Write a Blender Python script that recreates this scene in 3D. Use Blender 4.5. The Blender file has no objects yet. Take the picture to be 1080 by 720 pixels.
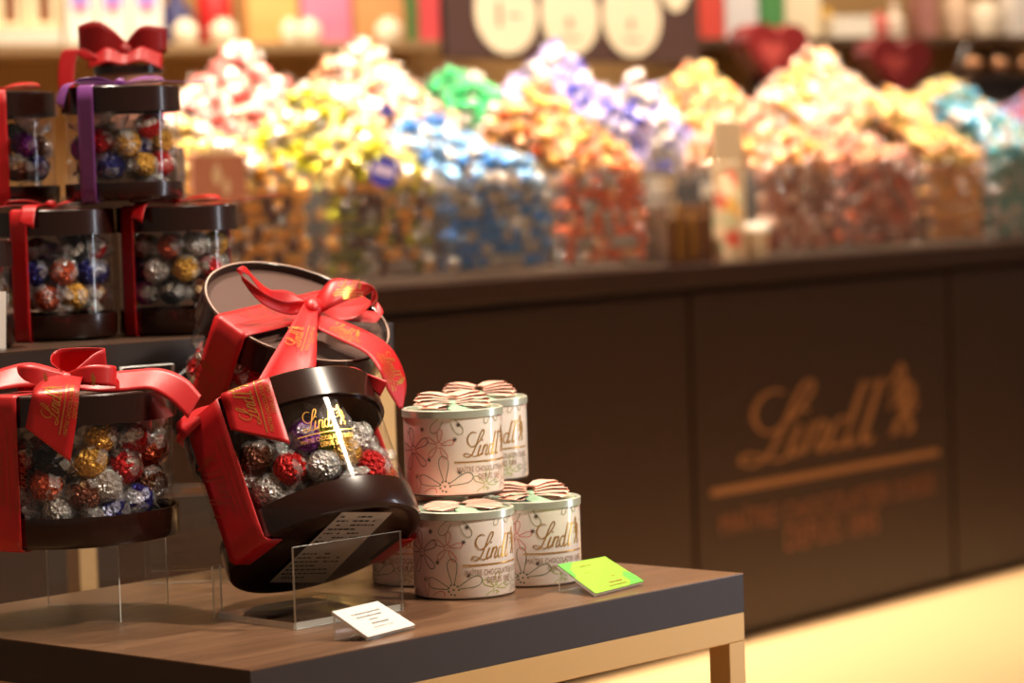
import bpy, bmesh, math, random
from math import pi, sin, cos, radians, sqrt
from mathutils import Vector, Matrix, noise

rnd = random.Random(7)
scene = bpy.context.scene
COL = scene.collection
V = Vector

# ------------------------------------------------------------------ camera
FPX = 3000.0
CAMZ = 1.10
PITCH = math.atan(158 / 3000.0)
ROLL = 0.032
_F = V((0, cos(PITCH), -sin(PITCH)))
_R0 = V((1, 0, 0))
_U0 = V((0, sin(PITCH), cos(PITCH)))
_R = (_R0 * cos(ROLL) - _U0 * sin(ROLL)).normalized()
_U = (_U0 * cos(ROLL) + _R0 * sin(ROLL)).normalized()
CAM = V((0, 0, CAMZ))


def ray(px, py):
    return _F + _R * ((px - 540) / FPX) - _U * ((py - 360) / FPX)


def at_depth(px, py, d):
    return CAM + ray(px, py) * d


def at_plane(px, py, p0, n):
    r = ray(px, py)
    return CAM + r * ((p0 - CAM).dot(n) / r.dot(n))


def at_h(px, py, h):
    return at_plane(px, py, V((0, 0, h)), V((0, 0, 1)))


def proj(p):
    d = p - CAM
    k = d.dot(_F)
    return 540 + FPX * d.dot(_R) / k, 360 - FPX * d.dot(_U) / k


cd = bpy.data.cameras.new("camera")
cam = bpy.data.objects.new("camera", cd)
COL.objects.link(cam)
cd.sensor_width = 36
cd.lens = 100
cd.clip_start = 0.1
cd.clip_end = 60
cam.matrix_world = Matrix((
    (_R.x, _U.x, -_F.x, CAM.x), (_R.y, _U.y, -_F.y, CAM.y),
    (_R.z, _U.z, -_F.z, CAM.z), (0, 0, 0, 1)))
cd.dof.use_dof = True
cd.dof.focus_distance = 2.68
cd.dof.aperture_fstop = 5.0
scene.camera = cam


# ------------------------------------------------------------------ materials
def srgb(r, g, b):
    def f(c):
        c /= 255.0
        return c / 12.92 if c <= 0.04045 else ((c + 0.055) / 1.055) ** 2.4
    return (f(r), f(g), f(b), 1.0)


def newmat(name):
    m = bpy.data.materials.new(name)
    m.use_nodes = True
    nt = m.node_tree
    nt.nodes.clear()
    out = nt.nodes.new("ShaderNodeOutputMaterial")
    return m, nt, out


def principled(name, col, rough=0.5, metal=0.0, coat=0.0, spec=0.5, bump=None, sheen=0.0, aniso=0.0):
    """bump = (scale, strength)"""
    m, nt, out = newmat(name)
    b = nt.nodes.new("ShaderNodeBsdfPrincipled")
    b.inputs["Base Color"].default_value = col
    b.inputs["Roughness"].default_value = rough
    b.inputs["Metallic"].default_value = metal
    b.inputs["Coat Weight"].default_value = coat
    b.inputs["Coat Roughness"].default_value = 0.06
    b.inputs["Specular IOR Level"].default_value = spec
    b.inputs["Sheen Weight"].default_value = sheen
    nt.links.new(b.outputs[0], out.inputs[0])
    if bump:
        tc = nt.nodes.new("ShaderNodeTexCoord")
        n = nt.nodes.new("ShaderNodeTexNoise")
        n.inputs["Scale"].default_value = bump[0]
        n.inputs["Detail"].default_value = 3
        bp = nt.nodes.new("ShaderNodeBump")
        bp.inputs["Strength"].default_value = bump[1]
        bp.inputs["Distance"].default_value = 0.003
        nt.links.new(tc.outputs["Object"], n.inputs["Vector"])
        nt.links.new(n.outputs["Fac"], bp.inputs["Height"])
        nt.links.new(bp.outputs[0], b.inputs["Normal"])
    return m


def wood(name, c1, c2, rough, direction, scale=14.0, spec=0.5, coat=0.0):
    """grain running along `direction` (world)"""
    m, nt, out = newmat(name)
    b = nt.nodes.new("ShaderNodeBsdfPrincipled")
    b.inputs["Roughness"].default_value = rough
    b.inputs["Specular IOR Level"].default_value = spec
    b.inputs["Coat Weight"].default_value = coat
    b.inputs["Coat Roughness"].default_value = 0.2
    tc = nt.nodes.new("ShaderNodeTexCoord")
    mp = nt.nodes.new("ShaderNodeMapping")
    ang = math.atan2(direction.y, direction.x)
    mp.vector_type = 'POINT'
    mp.inputs["Rotation"].default_value = (0, 0, -ang)
    mp2 = nt.nodes.new("ShaderNodeMapping")
    mp2.inputs["Scale"].default_value = (0.09, 1.0, 1.0)
    n = nt.nodes.new("ShaderNodeTexNoise")
    n.inputs["Scale"].default_value = scale * 6
    n.inputs["Detail"].default_value = 6
    n.inputs["Distortion"].default_value = 0.6
    r = nt.nodes.new("ShaderNodeValToRGB")
    r.color_ramp.elements[0].position = 0.35
    r.color_ramp.elements[0].color = c1
    r.color_ramp.elements[1].position = 0.7
    r.color_ramp.elements[1].color = c2
    nt.links.new(tc.outputs["Object"], mp.inputs["Vector"])
    nt.links.new(mp.outputs[0], mp2.inputs["Vector"])
    nt.links.new(mp2.outputs[0], n.inputs["Vector"])
    nt.links.new(n.outputs["Fac"], r.inputs[0])
    nt.links.new(r.outputs[0], b.inputs["Base Color"])
    nt.links.new(b.outputs[0], out.inputs[0])
    return m


def clear(name, tint=(1, 1, 1, 1), gloss=1.0, rough=0.03, haze=0.0, f0=0.04, hazecol=(0.9, 0.9, 0.88, 1), bump=None, grow=0.55):
    """thin transparent plastic: see-through, fresnel reflection, a little haze"""
    m, nt, out = newmat(name)
    tr = nt.nodes.new("ShaderNodeBsdfTransparent")
    tr.inputs[0].default_value = tint
    gl = nt.nodes.new("ShaderNodeBsdfGlossy")
    gl.inputs["Roughness"].default_value = rough
    lw = nt.nodes.new("ShaderNodeLayerWeight")
    lw.inputs["Blend"].default_value = 0.5
    pw = nt.nodes.new("ShaderNodeMath")
    pw.operation = 'POWER'
    pw.inputs[1].default_value = 4.0
    nt.links.new(lw.outputs["Facing"], pw.inputs[0])
    ma = nt.nodes.new("ShaderNodeMath")
    ma.operation = 'MULTIPLY_ADD'
    ma.inputs[1].default_value = grow * gloss
    ma.inputs[2].default_value = f0 * gloss
    nt.links.new(pw.outputs[0], ma.inputs[0])
    mix = nt.nodes.new("ShaderNodeMixShader")
    nt.links.new(ma.outputs[0], mix.inputs[0])
    last = tr
    if haze > 0:
        df = nt.nodes.new("ShaderNodeBsdfDiffuse")
        df.inputs[0].default_value = hazecol
        mh = nt.nodes.new("ShaderNodeMixShader")
        mh.inputs[0].default_value = haze
        nt.links.new(tr.outputs[0], mh.inputs[1])
        nt.links.new(df.outputs[0], mh.inputs[2])
        last = mh
    nt.links.new(last.outputs[0], mix.inputs[1])
    nt.links.new(gl.outputs[0], mix.inputs[2])
    nt.links.new(mix.outputs[0], out.inputs[0])
    if bump:
        tc = nt.nodes.new("ShaderNodeTexCoord")
        n = nt.nodes.new("ShaderNodeTexNoise")
        n.inputs["Scale"].default_value = bump[0]
        n.inputs["Detail"].default_value = 2
        bp = nt.nodes.new("ShaderNodeBump")
        bp.inputs["Strength"].default_value = bump[1]
        bp.inputs["Distance"].default_value = 0.003
        nt.links.new(tc.outputs["Object"], n.inputs["Vector"])
        nt.links.new(n.outputs["Fac"], bp.inputs["Height"])
        nt.links.new(bp.outputs[0], gl.inputs["Normal"])
    return m


def foil(name, col, col2=None, rough=0.2, metal=0.85, bump=0.9, scale=90.0):
    """crinkled foil; col2 gives a printed second colour in blotches"""
    m, nt, out = newmat(name)
    b = nt.nodes.new("ShaderNodeBsdfPrincipled")
    b.inputs["Base Color"].default_value = col
    b.inputs["Roughness"].default_value = rough
    b.inputs["Metallic"].default_value = metal
    tc = nt.nodes.new("ShaderNodeTexCoord")
    n = nt.nodes.new("ShaderNodeTexVoronoi")
    n.inputs["Scale"].default_value = scale
    n.feature = 'F1'
    n2 = nt.nodes.new("ShaderNodeTexNoise")
    n2.inputs["Scale"].default_value = scale * 1.7
    ad = nt.nodes.new("ShaderNodeMath")
    ad.operation = 'ADD'
    bp = nt.nodes.new("ShaderNodeBump")
    bp.inputs["Strength"].default_value = bump
    bp.inputs["Distance"].default_value = 0.004
    nt.links.new(tc.outputs["Object"], n.inputs["Vector"])
    nt.links.new(tc.outputs["Object"], n2.inputs["Vector"])
    nt.links.new(n.outputs["Distance"], ad.inputs[0])
    nt.links.new(n2.outputs["Fac"], ad.inputs[1])
    nt.links.new(ad.outputs[0], bp.inputs["Height"])
    nt.links.new(bp.outputs[0], b.inputs["Normal"])
    if col2:
        n3 = nt.nodes.new("ShaderNodeTexNoise")
        n3.inputs["Scale"].default_value = 68
        n3.inputs["Detail"].default_value = 0.5
        r = nt.nodes.new("ShaderNodeValToRGB")
        r.color_ramp.elements[0].position = 0.60
        r.color_ramp.elements[0].color = col
        r.color_ramp.elements[1].position = 0.64
        r.color_ramp.elements[1].color = col2
        nt.links.new(tc.outputs["Object"], n3.inputs["Vector"])
        nt.links.new(n3.outputs["Fac"], r.inputs[0])
        nt.links.new(r.outputs[0], b.inputs["Base Color"])
    nt.links.new(b.outputs[0], out.inputs[0])
    return m


# ------------------------------------------------------------------ mesh helpers
class MB:
    def __init__(self):
        self.v, self.f, self.mi = [], [], []

    def add(self, vs, fs, mat=0):
        o = len(self.v)
        self.v.extend([tuple(x) for x in vs])
        for f in fs:
            self.f.append(tuple(i + o for i in f))
            self.mi.append(mat)
        return self

    def box(self, lo, hi, mat=0, M=None):
        x0, y0, z0 = lo
        x1, y1, z1 = hi
        vs = [V(p) for p in ((x0, y0, z0), (x1, y0, z0), (x1, y1, z0), (x0, y1, z0),
                             (x0, y0, z1), (x1, y0, z1), (x1, y1, z1), (x0, y1, z1))]
        if M is not None:
            vs = [M @ p for p in vs]
        return self.add(vs, [(0, 3, 2, 1), (4, 5, 6, 7), (0, 1, 5, 4), (1, 2, 6, 5), (2, 3, 7, 6), (3, 0, 4, 7)], mat)

    def prism(self, quad, h, mat=0):
        """quad: 4 (or n) points counter-clockwise seen from +offset; h: offset vector"""
        n = len(quad)
        vs = [V(p) for p in quad] + [V(p) + h for p in quad]
        fs = [tuple(range(n - 1, -1, -1)), tuple(range(n, 2 * n))]
        for i in range(n):
            j = (i + 1) % n
            fs.append((i, j, n + j, n + i))
        return self.add(vs, fs, mat)

    def lathe(self, prof, segs=64, mat=0, M=None):
        """prof: (r, z) list"""
        vs, fs, rings = [], [], []
        for r, z in prof:
            if r < 1e-6:
                rings.append([len(vs)])
                vs.append(V((0, 0, z)))
            else:
                rings.append(list(range(len(vs), len(vs) + segs)))
                for k in range(segs):
                    a = 2 * pi * k / segs
                    vs.append(V((r * sin(a), -r * cos(a), z)))
        for a, b in zip(rings, rings[1:]):
            for k in range(segs):
                k2 = (k + 1) % segs
                if len(a) == 1 and len(b) == 1:
                    continue
                if len(a) == 1:
                    fs.append((a[0], b[k2], b[k]))
                elif len(b) == 1:
                    fs.append((a[k], a[k2], b[0]))
                else:
                    fs.append((a[k], a[k2], b[k2], b[k]))
        if M is not None:
            vs = [M @ p for p in vs]
        return self.add(vs, fs, mat)

    def tube(self, pts, r, segs=8, mat=0, cap=True):
        pts = [V(p) for p in pts]
        rr = r if isinstance(r, (list, tuple)) else [r] * len(pts)
        vs, fs = [], []
        prev = None
        for i, p in enumerate(pts):
            t = (pts[min(i + 1, len(pts) - 1)] - pts[max(i - 1, 0)]).normalized()
            if prev is None:
                a = V((0, 0, 1)) if abs(t.z) < 0.9 else V((1, 0, 0))
                n = t.cross(a).normalized()
            else:
                n = (prev - t * prev.dot(t)).normalized()
            prev = n
            b = t.cross(n)
            for k in range(segs):
                a = 2 * pi * k / segs
                vs.append(p + (n * cos(a) + b * sin(a)) * rr[i])
        for i in range(len(pts) - 1):
            for k in range(segs):
                k2 = (k + 1) % segs
                fs.append((i * segs + k, i * segs + k2, (i + 1) * segs + k2, (i + 1) * segs + k))
        if cap:
            fs.append(tuple(range(segs - 1, -1, -1)))
            fs.append(tuple(range((len(pts) - 1) * segs, len(pts) * segs)))
        return self.add(vs, fs, mat)

    def sphere(self, c, r, nu=14, nv=9, mat=0, sc=(1, 1, 1)):
        vs, fs = [], []
        for j in range(nv + 1):
            th = pi * j / nv
            for i in range(nu):
                a = 2 * pi * i / nu
                vs.append(V((c[0] + r * sc[0] * sin(th) * cos(a), c[1] + r * sc[1] * sin(th) * sin(a), c[2] + r * sc[2] * cos(th))))
        for j in range(nv):
            for i in range(nu):
                i2 = (i + 1) % nu
                fs.append((j * nu + i, (j + 1) * nu + i, (j + 1) * nu + i2, j * nu + i2))
        return self.add(vs, fs, mat)

    def mesh(self, name, mats, smooth=True, bevel=0):
        me = bpy.data.meshes.new(name)
        me.from_pydata(self.v, [], self.f)
        for m in (mats if isinstance(mats, (list, tuple)) else [mats]):
            me.materials.append(m)
        me.polygons.foreach_set("material_index", self.mi)
        if smooth:
            me.polygons.foreach_set("use_smooth", [True] * len(self.f))
        me.validate()
        me.update()
        return me

    def build(self, name, mats, parent=None, smooth=False, bevel=0.0, auto=True, M=None):
        me = self.mesh(name, mats, smooth=smooth)
        if smooth and auto:
            bm = bmesh.new()
            bm.from_mesh(me)
            for e in bm.edges:
                if len(e.link_faces) == 2 and e.calc_face_angle(0) > 0.7:
                    e.smooth = False
            bm.to_mesh(me)
            bm.free()
        return link(name, me, parent, bevel, M)


def link(name, me, parent=None, bevel=0.0, M=None):
    o = bpy.data.objects.new(name, me)
    COL.objects.link(o)
    if parent is not None:
        o.parent = parent
    if M is not None:
        o.matrix_local = M
    if bevel:
        md = o.modifiers.new("edge", 'BEVEL')
        md.width = bevel
        md.segments = 2
        md.limit_method = 'ANGLE'
    return o


def thing(name, label, cat, M=None, group=None):
    o = bpy.data.objects.new(name, None)
    o.empty_display_size = 0.05
    COL.objects.link(o)
    if M is not None:
        o.matrix_world = M
    return tag(o, label, cat, group)


def tag(o, label, cat, group=None, kind=None):
    o["label"] = label
    o["category"] = cat
    if group:
        o["group"] = group
    if kind:
        o["kind"] = kind
    return o


def copy_tree(o, parent=None):
    c = o.copy()
    COL.objects.link(c)
    if parent is not None:
        c.parent = parent
    for ch in list(o.children):
        copy_tree(ch, c)
    return c


def loc(p):
    return Matrix.Translation(V(p))


def frame(org, x, y, z):
    return Matrix(((x.x, y.x, z.x, org.x), (x.y, y.y, z.y, org.y), (x.z, y.z, z.z, org.z), (0, 0, 0, 1)))


def catmull(pts, n):
    """dense samples through pts (lists of equal-length tuples/vectors)"""
    P = [V(p) for p in pts]
    P = [P[0] * 2 - P[1]] + P + [P[-1] * 2 - P[-2]]
    out = []
    segs = len(P) - 3
    for i in range(segs):
        p0, p1, p2, p3 = P[i:i + 4]
        for k in range(n):
            t = k / n
            out.append(0.5 * ((2 * p1) + (p2 - p0) * t + (2 * p0 - 5 * p1 + 4 * p2 - p3) * t * t + (3 * p1 - p0 - 3 * p2 + p3) * t ** 3))
    out.append(P[-2].copy())
    return out


class Strip:
    """a satin ribbon: centre line + side vectors, evaluated at (s along 0..1, t across -1..1)"""

    def __init__(self, pts, sides, widths, n=8, smooth=True):
        if smooth:
            self.c = catmull(pts, n)
            self.sd = [s.normalized() for s in catmull(sides, n)]
            w = widths if isinstance(widths, (list, tuple)) else [widths] * len(pts)
            self.w = [x.x for x in catmull([V((a, 0, 0)) for a in w], n)]
        else:
            self.c = [V(p) for p in pts]
            self.sd = [V(s).normalized() for s in sides]
            self.w = widths if isinstance(widths, (list, tuple)) else [widths] * len(pts)
        L = [0.0]
        for a, b in zip(self.c, self.c[1:]):
            L.append(L[-1] + (b - a).length)
        self.L = L
        self.len = L[-1]

    def at(self, d, t, off=0.0):
        """d: metres along, t: metres across"""
        d = min(max(d, 0.0), self.len - 1e-7)
        i = 0
        while i < len(self.L) - 2 and self.L[i + 1] < d:
            i += 1
        k = (d - self.L[i]) / max(self.L[i + 1] - self.L[i], 1e-9)
        c = self.c[i].lerp(self.c[i + 1], k)
        s = self.sd[i].lerp(self.sd[i + 1], k).normalized()
        tg = (self.c[i + 1] - self.c[i]).normalized()
        n = tg.cross(s).normalized()
        return c + s * t + n * off

    def build(self, name, mat, parent, thick=0.0007, end_cut=0.0, curl=0.0, start_cut=0.0, wav=0.0):
        nt = 6
        mb = MB()
        vs = []
        N = len(self.c)
        for i in range(N):
            tg = (self.c[min(i + 1, N - 1)] - self.c[max(i - 1, 0)]).normalized()
            nn = tg.cross(self.sd[i]).normalized()
            for j in range(nt + 1):
                q = (j / nt - 0.5)
                p = self.c[i] + self.sd[i] * (q * self.w[i]) + nn * (curl * self.w[i] * (4 * q * q - 0.5) * 0.5)
                if wav:
                    p = p + nn * (wav * sin(9 * q + i * 0.35))
                if i == N - 1 and end_cut:
                    p = p + tg * (end_cut * q)
                if i == 0 and start_cut:
                    p = p + tg * (start_cut * q)
                vs.append(p)
        fs = []
        for i in range(N - 1):
            for j in range(nt):
                a = i * (nt + 1) + j
                fs.append((a, a + 1, a + nt + 2, a + nt + 1))
        mb.add(vs, fs)
        o = mb.build(name, mat, parent, smooth=True, auto=False)
        md = o.modifiers.new("thickness", 'SOLIDIFY')
        md.thickness = thick
        md.offset = 0
        return o


# ------------------------------------------------------------------ lettering (drawn as pen strokes, units: about 4 tall)
SCRIPT = [
    ([(2.1, 3.31), (1.5, 3.48), (0.95, 3.15), (0.65, 2.42), (0.88, 1.7), (1.4, 1.4), (2.1, 1.75), (2.9, 2.6), (3.35, 3.35), (3.3, 3.72),
      (3.0, 3.62), (2.6, 3.0), (2.1, 1.9), (1.6, 0.85), (1.2, 0.25), (0.65, -0.05), (0.12, 0.08), (0.1, 0.38), (0.45, 0.48), (1.0, 0.28), (1.5, 0.02), (1.95, 0.02), (2.3, 0.3)], 0.17),
    ([(2.75, 1.6), (2.45, 0.95), (2.22, 0.35), (2.38, 0.08), (2.8, 0.4)], 0.20),
    ([(2.98, 2.2), (3.06, 2.36)], 0.24),
    ([(3.4, 1.6), (3.1, 0.9), (2.85, 0.1)], 0.20),
    ([(2.95, 0.5), (3.4, 1.3), (3.8, 1.58), (3.95, 1.35), (3.7, 0.75), (3.52, 0.3), (3.68, 0.08), (4.05, 0.4)], 0.18),
    ([(5.05, 1.4), (4.75, 1.6), (4.35, 1.25), (4.12, 0.65), (4.2, 0.18), (4.5, 0.12), (4.85, 0.6), (5.15, 1.35)], 0.17),
    ([(5.85, 3.4), (5.5, 2.4), (5.1, 1.2), (4.85, 0.4), (5.0, 0.1), (5.4, 0.4)], 0.22),
    ([(6.7, 3.4), (6.35, 2.4), (5.95, 1.2), (5.7, 0.4), (5.85, 0.1), (6.2, 0.35)], 0.22),
    ([(5.6, 3.0), (6.2, 3.2), (6.95, 3.15)], 0.13),
]
EMBLEM = [
    ([(7.75, 4.05), (7.5, 3.55), (7.25, 3.2), (7.0, 3.0)], 0.2),
    ([(7.75, 4.05), (7.85, 3.5), (7.8, 3.1)], 0.16),
    ([(7.55, 3.1), (7.95, 3.05), (8.25, 2.75)], 0.26),
    ([(8.2, 2.95), (8.3, 2.3), (8.05, 1.75)], 0.22),
    ([(7.75, 3.0), (7.7, 2.3), (7.85, 1.6), (7.8, 1.0)], 0.42),
    ([(7.05, 2.35), (7.4, 2.5), (7.75, 2.35)], 0.16),
    ([(7.0, 1.75), (7.35, 1.95), (7.75, 1.9)], 0.16),
    ([(7.85, 1.15), (7.45, 0.9), (7.35, 0.45), (7.1, 0.35)], 0.24),
    ([(7.85, 1.1), (8.15, 0.75), (8.05, 0.35), (7.8, 0.28)], 0.24),
    ([(8.0, 1.3), (8.35, 1.5), (8.4, 2.0)], 0.12),
]


def stroke_polys(strokes, sub=5, fat=1.0):
    """list of 2-D quads"""
    out = []
    for pts, w in strokes:
        P = catmull([V((x, y, 0)) for x, y in pts], sub)
        n = len(P)
        L, R = [], []
        for i in range(n):
            t = (P[min(i + 1, n - 1)] - P[max(i - 1, 0)]).normalized()
            nn = V((-t.y, t.x, 0))
            # pen: thick on down strokes, thin on cross strokes
            k = 0.55 + 0.45 * abs(t.x * 0.35 + t.y * 0.94)
            hw = w * fat * k * 0.5 * (0.6 if i in (0, n - 1) else 1)
            L.append(P[i] + nn * hw)
            R.append(P[i] - nn * hw)
        for i in range(n - 1):
            out.append([(p.x, p.y) for p in (R[i], R[i + 1], L[i + 1], L[i])])
    return out


_text_cache = {}


def text_polys(s, spacing=1.05):
    """2-D polygons of capital lettering, height about 0.7 per unit size"""
    if s in _text_cache:
        return _text_cache[s]
    cu = bpy.data.curves.new("t", 'FONT')
    cu.body = s
    cu.space_character = spacing
    cu.resolution_u = 2
    o = bpy.data.objects.new("t", cu)
    COL.objects.link(o)
    dg = bpy.context.evaluated_depsgraph_get()
    me = bpy.data.meshes.new_from_object(o.evaluated_get(dg))
    bm = bmesh.new()
    bm.from_mesh(me)
    bmesh.ops.triangulate(bm, faces=bm.faces)
    polys = [[(v.co.x, v.co.y) for v in f.verts] for f in bm.faces]
    bm.free()
    bpy.data.objects.remove(o)
    bpy.data.curves.remove(cu)
    bpy.data.meshes.remove(me)
    _text_cache[s] = polys
    return polys


def fit(polys, x0, y0, w=None, h=None):
    """scale and move polys so their box starts at x0,y0 and has width w (or height h)"""
    xs = [p[0] for q in polys for p in q]
    ys = [p[1] for q in polys for p in q]
    a, b, c, d = min(xs), max(xs), min(ys), max(ys)
    k = w / (b - a) if w else h / (d - c)
    ky = h / (d - c) if (h and w) else k
    return [[(x0 + (x - a) * k, y0 + (y - c) * ky) for x, y in q] for q in polys]


def by_word(polys, gap):
    """split a line of lettering into its words"""
    out, right = [], None
    for q in sorted(polys, key=lambda q: min(p[0] for p in q)):
        if right is None or min(p[0] for p in q) - right > gap:
            out.append([])
        out[-1].append(q)
        right = max(max(p[0] for p in q), right if right is not None and len(out[-1]) > 1 else -1e9)
    return out


def brand_block(w):
    """script word, crest, rule and two lines of capitals, in a block of width w, origin at left end of rule"""
    k = w / 10.8
    P = [[((x + 1.37) * k, (y + 0.85) * k) for x, y in q] for q in stroke_polys(SCRIPT + EMBLEM, fat=1.15)]
    P += [[(w * i / 24, 0), (w * (i + 1) / 24, 0), (w * (i + 1) / 24, 0.2 * k), (w * i / 24, 0.2 * k)] for i in range(24)]
    P2 = fit(text_polys("MAÎTRE CHOCOLATIER SUISSE"), 0.4 * k, -1.35 * k, w=w * 0.93, h=1.0 * k)
    P2 += fit(text_polys("DEPUIS 1845"), w * 0.33, -2.5 * k, w=w * 0.4, h=0.85 * k)
    return P, P2


def print_on(polys, fn, name, mat, parent):
    mb = MB()
    for q in polys:
        vs = [fn(x, y) for x, y in q]
        mb.add(vs, [tuple(range(len(vs)))])
    return mb.build(name, mat, parent)

# ------------------------------------------------------------------ shared materials
M_dark = principled("dark_chocolate_lacquer", srgb(40, 16, 10), rough=0.26, coat=0.4, spec=0.35)
M_panel = principled("taupe_lid_board", srgb(82, 55, 45), rough=0.6, bump=(500, 0.12))
M_rim = principled("lid_rim_highlight", srgb(190, 160, 145), rough=0.35)
M_red = principled("red_satin", srgb(188, 12, 20), rough=0.42, sheen=0.0, spec=0.6, bump=(900, 0.05))
M_purple = principled("purple_satin", srgb(128, 66, 140), rough=0.36, sheen=0.0, spec=0.6)
M_peachbow = principled("blush_satin", srgb(226, 176, 160), rough=0.4, sheen=0.25)
M_gold = principled("gold_print", srgb(226, 170, 84), rough=0.3, metal=0.75)
M_goldfaint = principled("dull_gold_print", srgb(176, 70, 44), rough=0.35, metal=0.5)
M_wall = clear("clear_plastic_wall", gloss=0.8, rough=0.06, f0=0.045, grow=0.5)
M_acryl = clear("clear_acrylic", tint=(0.97, 0.975, 0.97, 1), gloss=1.0, rough=0.02, f0=0.05, grow=0.5)
M_edge = clear("acrylic_lit_edge", tint=(0.9, 0.95, 0.93, 1), gloss=1.0, rough=0.2, haze=0.62, hazecol=(0.9, 0.9, 0.86, 1), f0=0.2)  # white haze paints in the light gathered along the cut edges
M_cello = clear("crinkled_cellophane", gloss=1.0, rough=0.12, haze=0.11, f0=0.24, grow=0.6, bump=(420, 1.0))
M_brass = principled("brushed_champagne_metal", srgb(205, 165, 104), rough=0.42, metal=0.35, bump=(300, 0.03))
M_black = principled("matt_black_print", srgb(30, 26, 24), rough=0.6)
M_paper = principled("white_card", srgb(236, 232, 226), rough=0.6)

FOILS = [
    foil("foil_red", srgb(205, 20, 22), srgb(235, 215, 205), metal=0.6, rough=0.2, scale=240, bump=1.0),
    foil("foil_gold", srgb(226, 170, 70), metal=0.6, rough=0.2, scale=240, bump=1.0),
    foil("foil_brown", srgb(120, 66, 44), srgb(200, 160, 120), metal=0.6, rough=0.2, scale=240, bump=1.0),
    foil("foil_navy", srgb(40, 40, 120), srgb(180, 185, 220), metal=0.6, rough=0.2, scale=240, bump=1.0),
    foil("foil_purple", srgb(130, 50, 150), metal=0.6, rough=0.2, scale=240, bump=1.0),
    foil("foil_copper", srgb(206, 88, 50), metal=0.6, rough=0.2, scale=240, bump=1.0),
    foil("foil_black", srgb(32, 26, 28), srgb(160, 150, 140), metal=0.6, rough=0.2, scale=240, bump=1.0),
    foil("foil_silver", srgb(205, 200, 195), metal=0.6, rough=0.2, scale=240, bump=1.0),
    foil("foil_lime", srgb(150, 160, 50), srgb(220, 150, 60), metal=0.6, rough=0.2, scale=240, bump=1.0),
]
FOIL_WORD = ["red", "gold", "brown", "navy", "purple", "copper", "black", "silver", "lime"]

# ------------------------------------------------------------------ key planes
HT = CAMZ - 0.393          # display table top
H2 = CAMZ - 0.147          # raised deck top
HC = CAMZ - 0.186          # counter top

# counter line
c1 = at_h(410, 302.3, HC)
c2 = at_h(1080, 255, HC)
CU = (c2 - c1).normalized()
CV = V((-CU.y, CU.x, 0))          # away from the customer
C0 = V((c1.x, c1.y, 0))


def cpt(u, v, z):
    return C0 + CU * u + CV * v + V((0, 0, z))


def c_u(px, v, z=1.0):
    """u along the counter of the vertical plane at depth v, at photo column px and height z"""
    py = 200.0
    for _ in range(8):
        p = at_plane(px, py, C0 + CV * v, CV)
        py += (p.z - z) * FPX / (p - CAM).dot(_F)
    return (p - C0).dot(CU)


FRAME_C = frame(C0, CU, CV, V((0, 0, 1)))

# ------------------------------------------------------------------ setting
M_floor = principled("pale_stone_floor", srgb(222, 180, 130), rough=0.35, bump=(3, 0.02))
M_wallb = principled("warm_olive_wall", srgb(150, 116, 70), rough=0.8, bump=(20, 0.05))
fl = MB().box((-6, -1.5, -0.05), (8, 13.5, 0)).build("floor", M_floor)
fl["kind"] = "structure"

wa = at_depth(0, 57, 8.9)
SHELF_H = wa.z
wb = at_h(1000, 50, SHELF_H)
wb = at_h(470, 52, SHELF_H)
WU = (V((wb.x, wb.y, 0)) - V((wa.x, wa.y, 0))).normalized()
WV = V((-WU.y, WU.x, 0))
W0 = V((wa.x, wa.y, 0)) + WV * 0.02     # front edge line of shelf
FRAME_W = frame(W0, WU, WV, V((0, 0, 1)))
w = MB().box((-2.5, 0.36, 0), (7, 0.46, 3.2)).build("wall_back", M_wallb, M=FRAME_W)
w["kind"] = "structure"
M_ceil = principled("off_white_ceiling", srgb(225, 214, 196), rough=0.9)
ce = MB().box((-6, -1.5, 3.2), (8, 13.5, 3.3)).build("ceiling", M_ceil)
ce["kind"] = "structure"

# ------------------------------------------------------------------ sales counter
M_cwood = wood("dark_walnut_veneer", srgb(46, 29, 20), srgb(53, 34, 24), 0.42, CU, 10, spec=0.3)
M_ctop = wood("dark_walnut_top", srgb(48, 29, 20), srgb(56, 34, 24), 0.42, CU, 10, spec=0.3)
M_gap = principled("shadow_gap_black", srgb(22, 14, 10), rough=0.8)
seam_a = c_u(731, 0.02, 0.5)
seam_b = c_u(1003, 0.02, 0.5)
PW = seam_b - seam_a
counter = thing("sales_counter", "long dark walnut counter with gold lettering below the chocolate bins", "counter", FRAME_C)
MB().box((-3.2, 0.0, HC - 0.052), (4.2, 0.95, HC)).build("countertop", M_ctop, counter, bevel=0.003)
MB().box((-3.2, 0.045, 0.0), (4.2, 0.93, HC - 0.052)).build("carcass", M_gap, counter)
k0 = -3
for k in range(-3, 3):
    a = seam_a + k * PW
    MB().box((a + 0.008, 0.02, 0.02), (a + PW - 0.008, 0.045, HC - 0.068)).build("front_panel", M_cwood, counter, bevel=0.002)
MB().box((-3.2, 0.035, 0.0), (4.2, 0.046, 0.022)).build("plinth", M_gap, counter)

# gold lettering on the panel, measured on its plane
pl0, pln = cpt(0, 0.019, 0), CV


def on_panel(px, py):
    p = at_plane(px, py, pl0, pln)
    return (p - C0).dot(CU), p.z


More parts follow.
